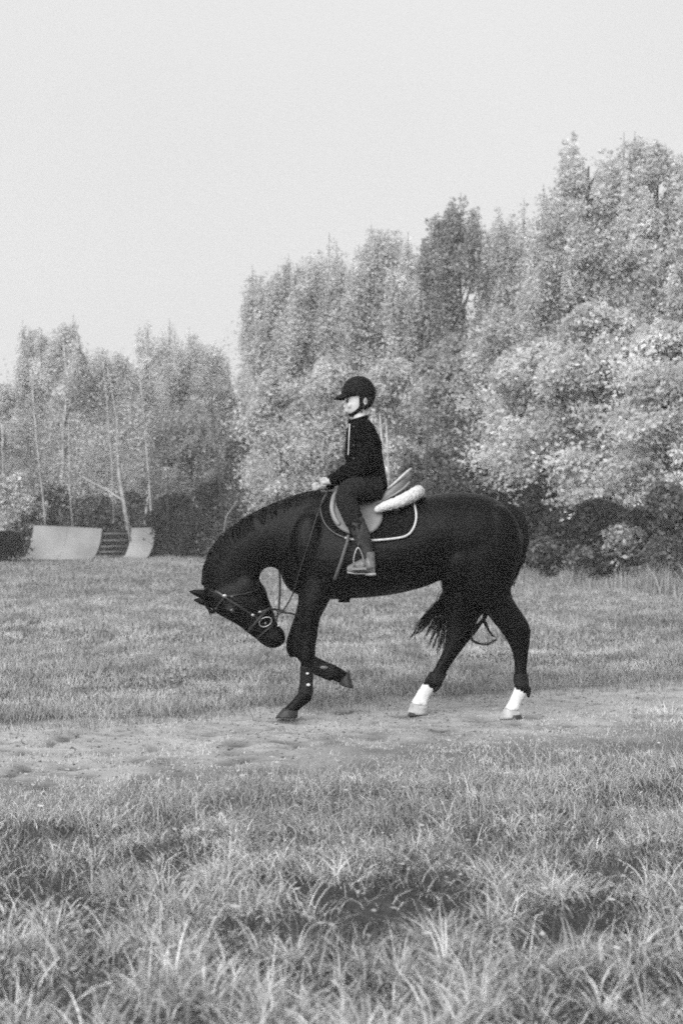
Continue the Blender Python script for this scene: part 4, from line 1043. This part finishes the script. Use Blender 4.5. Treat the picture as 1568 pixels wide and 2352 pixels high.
armN = [V3(838, 988, -.165), V3(842, 1030, -.20), V3(836, 1070, -.215), V3(795, 1089, -.17), V3(759, 1106, -.11)]
armF = [V3(838, 988, .165), V3(836, 1030, .20), V3(824, 1065, .205), V3(785, 1096, .15), V3(742, 1118, .085)]
for A_ in (armN, armF): capsule(bm, A_, [.055, .046, .043, .036, .026], 12)
legN = [V3(862, 1122, -.10), V3(820, 1122, -.20), V3(795, 1140, -.29), V3(806, 1180, -.335), V3(830, 1230, -.35), V3(846, 1283, -.355)]
legF = [V3(862, 1122, .10), V3(820, 1122, .20), V3(795, 1140, .29), V3(806, 1180, .335), V3(830, 1230, .35), V3(846, 1283, .355)]
for A_ in (legN, legF):
    capsule(bm, A_, [.085, .078, .062, .056, .045, .036], 14)
    s_ = -1 if A_ is legN else 1
    capsule(bm, [V3(855, 1303, s_ * .36), V3(835, 1298, s_ * .36), V3(808, 1303, s_ * .365)], [.03, .03, .02], 10)
# hands closed round the reins: palm, four unequal curled fingers, thumb on top
_V = Vector
def hand(wr, sgn, q=.84):
    def Vector(t_): return _V(t_) * q
    palm = wr + Vector((-.045, -sgn * .008, -.010))
    capsule(bm, [wr, wr.lerp(palm, .5), palm, palm + Vector((-.028, 0, -.004))], [(.024 * q, .020 * q), (.026 * q, .026 * q), (.020 * q, .036 * q), (.016 * q, .034 * q)], 12)
    kn = palm + Vector((-.030, 0, .026))
    for i, (L_, r_) in enumerate(((.034, .0078), (.037, .0080), (.034, .0077), (.027, .0068))):
        k0 = kn + Vector((.004 * i, 0, -.0185 * i))
        capsule(bm, [k0 + Vector((.02, sgn * .012, 0)), k0 + Vector((-.010, sgn * .012, 0)), k0 + Vector((-.022, sgn * -.004, -.002)), k0 + Vector((-.012, -sgn * L_ * .75, -.004)), k0 + Vector((.012, -sgn * L_ * .85, -.004)), k0 + Vector((.018, -sgn * .010, -.004))], [r_, r_, r_ * .98, r_ * .92, r_ * .85, r_ * .7], 8)
    capsule(bm, [palm + Vector((.018, -sgn * .01, .020)), palm + Vector((0, -sgn * .02, .038)), palm + Vector((-.022, -sgn * .016, .042)), palm + Vector((-.040, -sgn * .010, .036))], [.010, .0095, .0088, .007], 8)
hand(armN[-1] + Vector((.006, 0, 0)), -1); hand(armF[-1], 1)
rb = remesh('rider_body', bm, .0052, 3, .5)
rb.materials.append(M['skin']); rb.materials.append(M['glove'])
for p in rb.polygons:
    if p.center.x < X(766) and p.center.z < Z(1085): p.material_index = 1
link('body', rb, None, rider)
for s_ in (-1, 1):
    b_ = bmesh.new(); ball(b_, V3(798.5, 922.5, s_ * .033), .010); link('eye', bm_mesh('eye', b_), M['hair'], rider)
    MB().tube([V3(796.5, 917.5, s_ * .016), V3(797, 916.5, s_ * .03), V3(799.5, 917, s_ * .046)], .0032, 5).build('eyebrow', M['hair'], rider)
# hair below the helmet
bm = bmesh.new(); loft(bm, smooth_secs([S(828, 912, 859, 914, .080), S(828, 922, 857, 925, .078), S(829, 931, 853, 933, .068), S(830, 939, 845, 939, .05), S(827, 946, 838, 945, .03)], 3), 16)
hm = remesh('hair', bm, .006, 2)
for v in hm.vertices: v.co += v.normal * .002 * mn.noise(Vector((v.co.x * 60, v.co.y * 60, v.co.z * 15)))
link('hair', hm, M['hair'], rider)
for s_ in (-1, 1):
    b_ = bmesh.new(); ball(b_, V3(839, 919, s_ * .084), .017, .6, .35, 1.15); link('ear', bm_mesh('ear', b_), M['strapgrey'] if False else M['ear'], rider)
# jacket
bm = bmesh.new()
loft(bm, smooth_secs([S(806, 966, 838, 957, .068), S(803, 974, 849, 966, .11), S(798, 984, 860, 980, .165), S(795, 996, 868, 997, .185), S(792, 1018, 876, 1017, .185), S(791, 1036, 877, 1038, .17), S(793, 1055, 880, 1055, .16), S(797, 1075, 884, 1072, .16), S(803, 1095, 887, 1092, .175), S(812, 1112, 889, 1116, .185), S(825, 1126, 888, 1128, .18)], 3), 26, 2.2)
for A_, s_ in ((armN, -1), (armF, 1)):
    P_ = cat([A_[0], A_[1], A_[2], A_[3] + Vector((0, 0, .005)), A_[4] + Vector((.006, 0, .004))], 3)
    capsule(bm, P_, list(np.interp(np.linspace(0, 4, 13), range(5), [.075, .07, .078, .062, .043])), 14)
jm = remesh('jacket', bm, .008, 4)
for v in jm.vertices:
    q = v.co; v.co += v.normal * (.006 * mn.noise(Vector((q.x * 14, q.y * 14, q.z * 9))) + .005 * mn.noise(Vector((q.x * 30 + q.z * 12, q.y * 20, q.z * 26))))
jo = link('jacket', jm, M['jacket'], rider)
MB().tube(cat([V3(805, 968, -.055), V3(803, 967, 0), V3(805, 968, .055), V3(838, 958, .06), V3(843, 957, 0), V3(838, 958, -.06), V3(805, 968, -.055)], 4), .012, 8).build('collar', M['jacket'], rider)
MB().tube(cat([V3(803, 974, -.125), V3(801.5, 1000, -.165), V3(800.5, 1025, -.15), V3(799.5, 1046, -.14)], 5), .0042, 6).build('piping', M['white'], rider)
for py_ in (980, 1023, 1053):
    b_ = bmesh.new(); ball(b_, V3(812, py_, -.175), .006, 1, .6, 1); link('button', bm_mesh('button', b_), M['strapgrey'], rider)
# breeches
bm = bmesh.new()
loft(bm, smooth_secs([S(810, 1098, 887, 1095, .17), S(812, 1118, 889, 1116, .18), S(822, 1140, 885, 1142, .17), S(835, 1150, 875, 1152, .12)], 3), 20)
for A_ in (legN, legF):
    capsule(bm, cat(A_[:5], 3), list(np.interp(np.linspace(0, 4, 13), range(5), [.105, .098, .080, .070, .058])), 16)
bmh = remesh('breeches', bm, .009, 4)
for v in bmh.vertices:
    q = v.co; v.co += v.normal * (.005 * mn.noise(q * 22) + .004 * mn.noise(q * 45))
link('breeches', bmh, M['breeches'], rider)
b_ = bmesh.new(); ball(b_, V3(849, 1110, -.20), .011, 1.1, .4, 1.2); link('pocket_badge', bm_mesh('pocket_badge', b_), M['strapgrey'], rider)
# half chaps and short boots
for A_, s_ in ((legN, -1), (legF, 1)):
    bm = bmesh.new()
    capsule(bm, cat([A_[3].lerp(A_[4], .3), A_[4], A_[4].lerp(A_[5], .6), A_[5]], 3), list(np.interp(np.linspace(0, 3, 10), range(4), [.068, .062, .05, .046])), 14)
    link('half_chap', remesh('half_chap', bm, .008, 2), M['boot'], rider)
    bm = bmesh.new(); Yb = s_ * .36
    loft(bm, [(V3(795, 1305, Yb), V3(799, 1314, Yb), .022, 0), (V3(800, 1298, Yb), V3(803, 1316, Yb), .034, 0), (V3(815, 1291, Yb), V3(816, 1316, Yb), .040, 0), (V3(832, 1282, Yb), V3(834, 1316, Yb), .038, 0), (V3(848, 1274, Yb), V3(850, 1316, Yb), .036, 0), (V3(860, 1290, Yb), V3(862, 1316, Yb), .030, 0)], 16)
    capsule(bm, [V3(846, 1268, Yb), V3(848, 1290, Yb), V3(850, 1305, Yb)], [.045, .042, .04], 14)
    bo = link('short_boot', remesh('short_boot', bm, .006, 3), M['shoe'], rider)
    bm = bmesh.new(); loft(bm, [(V3(797, 1312, Yb), V3(797, 1317, Yb), .026, 0), (V3(812, 1315, Yb), V3(812, 1319, Yb), .04, 0), (V3(838, 1316, Yb), V3(838, 1319, Yb), .036, 0), (V3(839, 1316, Yb), V3(839, 1323, Yb), .036, 0), (V3(862, 1315, Yb), V3(863, 1322, Yb), .030, 0)], 16, 3)
    so = link('sole', bm_mesh('sole', bm, False), M['sole'], bo); so.location = (0, 0, 0)
    bm = bmesh.new(); loft(bm, [(V3(838, 1285, Yb), V3(848, 1278, Yb), .043, 0), (V3(838, 1300, Yb), V3(858, 1296, Yb), .041, 0), (V3(836, 1308, Yb), V3(862, 1306, Yb), .036, 0)], 14)
    so = link('boot_strap', bm_mesh('boot_strap', bm), M['hbootgrey'], bo); so.location = (0, 0, 0)
# helmet: shell, peak, harness
helm = empty('helmet', V3(824, 905, 0)); helm.parent = rider; helm.location = V3(824, 905, 0) - rider.location
tag(helm, 'black riding helmet with peak')
bm = bmesh.new(); N_ = 28
def hs(A, B, w_, cy=0): return (at(*A, YC), at(*B, YC), w_, 0)
loft(bm, smooth_secs([hs((796, 918), (858, 922), .088), hs((787, 912), (861, 914), .096), hs((783.5, 904), (862.5, 904), .101), hs((785, 894), (861.5, 893), .101), hs((789, 884), (856, 882), .094), hs((796, 875), (848, 872), .080), hs((806, 868), (838, 866), .055), hs((816, 864.5), (828, 864), .025)], 3), N_)
# carve the face opening by cutting away low front
sh = bm_mesh('shell', bm)
bm = bmesh.new(); bm.from_mesh(sh)
for v in bm.verts:
    # bottom rim: high over the face, low at the nape
    zmin = np.interp(v.co.x, [X(783), X(795), X(812), X(826), X(838), X(860)], [Z(910), Z(916), Z(909), Z(911), Z(920), Z(923)])
    if v.co.z < zmin: v.co.z = zmin
link('shell', bm_mesh('shell', bm), M['helmet'], helm)
# peak
V_ = []; F_ = []; n_ = 14
for lay in (0, 1):
    for j in range(5):
        f = j / 4
        for i in range(n_ + 1):
            a_ = (i / n_ - .5) * 2
            back = Vector((X(786) + (1 - math.cos(a_ * 1.15)) * .075, YC + math.sin(a_ * 1.15) * .098, Z(905) - .004))
            front = Vector((X(766.5) + a_ * a_ * .075, YC + a_ * .082, Z(916.5) + a_ * a_ * .004))
            p = back.lerp(front, f); p.z += .012 * math.sin(f * math.pi) * (1 - a_ * a_ * .6) - lay * .006
            V_.append(p)
L_ = 5 * (n_ + 1)
for lay in (0, 1):
    for j in range(4):
        for i in range(n_):
            k = lay * L_ + j * (n_ + 1) + i; F_.append((k, k + 1, k + n_ + 2, k + n_ + 1))
for i in range(n_): F_.append((4 * (n_ + 1) + i, 4 * (n_ + 1) + i + 1, L_ + 4 * (n_ + 1) + i + 1, L_ + 4 * (n_ + 1) + i))
for j in range(4):
    for e0 in (0, n_): k = j * (n_ + 1) + e0; F_.append((k, k + n_ + 1, L_ + k + n_ + 1, L_ + k))
MB().add((V_, F_)).build('peak', M['helmet'], helm)
for s_ in (-1, 1):
    P_ = cat([V3(829, 905, s_ * .092), V3(829, 920, s_ * .084), V3(829, 933, s_ * .074), V3(822, 943, s_ * .062), V3(812, 950, s_ * .04), V3(802, 953, 0)], 3)
    MB().tube(P_, [(.014, .005)] * len(P_), 8).build('harness_strap', M['helmet'], helm)
    P_ = cat([V3(850, 915, s_ * .080), V3(843, 930, s_ * .078), V3(830, 937, s_ * .074)], 3)
    MB().tube(P_, [(.009, .004)] * len(P_), 8).build('harness_strap', M['helmet'], helm)
bm = bmesh.new(); loft(bm, smooth_secs([S(799, 952, 803, 957, .012), S(806, 949, 810, 958, .03), S(818, 946, 824, 957, .045), S(829, 942, 834, 951, .055)], 3), 14)
link('chin_guard', bm_mesh('chin_guard', bm), M['helmet'], helm)

# ------------------------------------------------------------------ fallen leaves
def fallen(px, py, r_, label):
    x, y = gp(px, py); z = float(ground_h([x], [y])[0]) + .03
    bm = bmesh.new(); n_ = 11; vs = []
    for i in range(n_):
        a_ = 2 * math.pi * i / n_; q = r_ * (1 if i % 2 else .62) * rnd.uniform(.85, 1.1)
        vs.append(bm.verts.new((x + math.cos(a_) * q, y + math.sin(a_) * q, z + rnd.uniform(0, .5) * r_)))
    c = bm.verts.new((x, y, z)); 
    for i in range(n_): bm.faces.new((vs[i], vs[(i + 1) % n_], c))
    bmesh.ops.solidify(bm, geom=bm.faces[:], thickness=.0015)
    o = link('fallen_leaf', bm_mesh('fallen_leaf', bm, False), M['litter']); tag(o, label, 'fallen leaf', 'pale fallen leaves lying about')
fallen(210, 1708, .035, 'pale fallen leaf on the left end of the track')
fallen(525, 2132, .026, 'pale fallen leaf in the grass below the horse chest')
fallen(998, 1990, .024, 'pale fallen leaf in the grass below the far hind hoof')
fallen(1428, 2167, .016, 'left one of two pale leaves close together at lower right')
fallen(1460, 2163, .018, 'right one of two pale leaves close together at lower right')
fallen(1398, 1728, .035, 'curled pale fallen leaf below the right end of the track')
n = 1900; y = rng.uniform(3.6, 30, n); y[:420] = rng.uniform(3.6, 9, 420); x = rng.uniform(-.3, .3, n) * y; up_ = np.where(np.arange(n) < 420, .045, 0)
V, F, S_ = leaves(np.stack([x, y, ground_h(x, y) + .012 + .02 * (1 - path_mask(x, y)) + up_], 1), rng.uniform(.009, .022, n), rng.uniform(.5, 1.3, n))
V[:, 2] = np.repeat(V.reshape(-1, 4, 3)[:, :, 2].mean(1), 4) + (V[:, 2] - np.repeat(V.reshape(-1, 4, 3)[:, :, 2].mean(1), 4)) * .3
tag(link('leaf_litter', npmesh('leaf_litter', V, F, False, S_), M['litter']), 'scattered dry leaves on track and meadow', kind='stuff')

n = 9000; y = rng.uniform(6.4, 13, n); x = rng.uniform(-.32, .32, n) * y; k = path_mask(x, y) > .25; x, y = x[k], y[k]; n = len(x)
r_ = rng.uniform(.003, .011, n) * rng.uniform(.6, 1.2, n); z = ground_h(x, y) + r_ * .3
O = np.array([(1, 0, 0), (0, 1, 0), (-1, 0, 0), (0, -1, 0), (0, 0, .8), (0, 0, -.8)])
V = (np.stack([x, y, z], 1)[:, None, :] + O[None] * (r_[:, None, None] * rng.uniform(.6, 1.3, (n, 6, 1)))).reshape(-1, 3)
T_ = np.array([(0, 1, 4), (1, 2, 4), (2, 3, 4), (3, 0, 4), (1, 0, 5), (2, 1, 5), (3, 2, 5), (0, 3, 5)])
F = (T_[None] + (np.arange(n) * 6)[:, None, None]).reshape(-1, 3)
tag(link('clods', npmesh('clods', V, F, False, np.repeat(rng.uniform(.35, 1.3, n), 6)), mat('earth_clod', .24, .95, .3, 9, shade=True, spec=.05)), 'small clods of earth scattered over the track', kind='stuff')

# ------------------------------------------------------------------ haze
HAZE = 0.0015
if HAZE:
    hz = MB().box((0, 40, 10), (90, 0, 0), (0, 55, 0), (0, 0, 11.5)).build('haze', None, None, False)
    hm_ = bpy.data.materials.new('haze_air'); hm_.use_nodes = True; tt = hm_.node_tree; tt.nodes.clear()
    pv = tt.nodes.new('ShaderNodeVolumePrincipled'); pv.inputs['Density'].default_value = HAZE; pv.inputs['Color'].default_value = (1, 1, 1, 1); pv.inputs['Anisotropy'].default_value = .2
    oo = tt.nodes.new('ShaderNodeOutputMaterial'); tt.links.new(pv.outputs[0], oo.inputs['Volume'])
    hz.data.materials.append(hm_); tag(hz, 'thin pale haze over the meadow', kind='stuff')
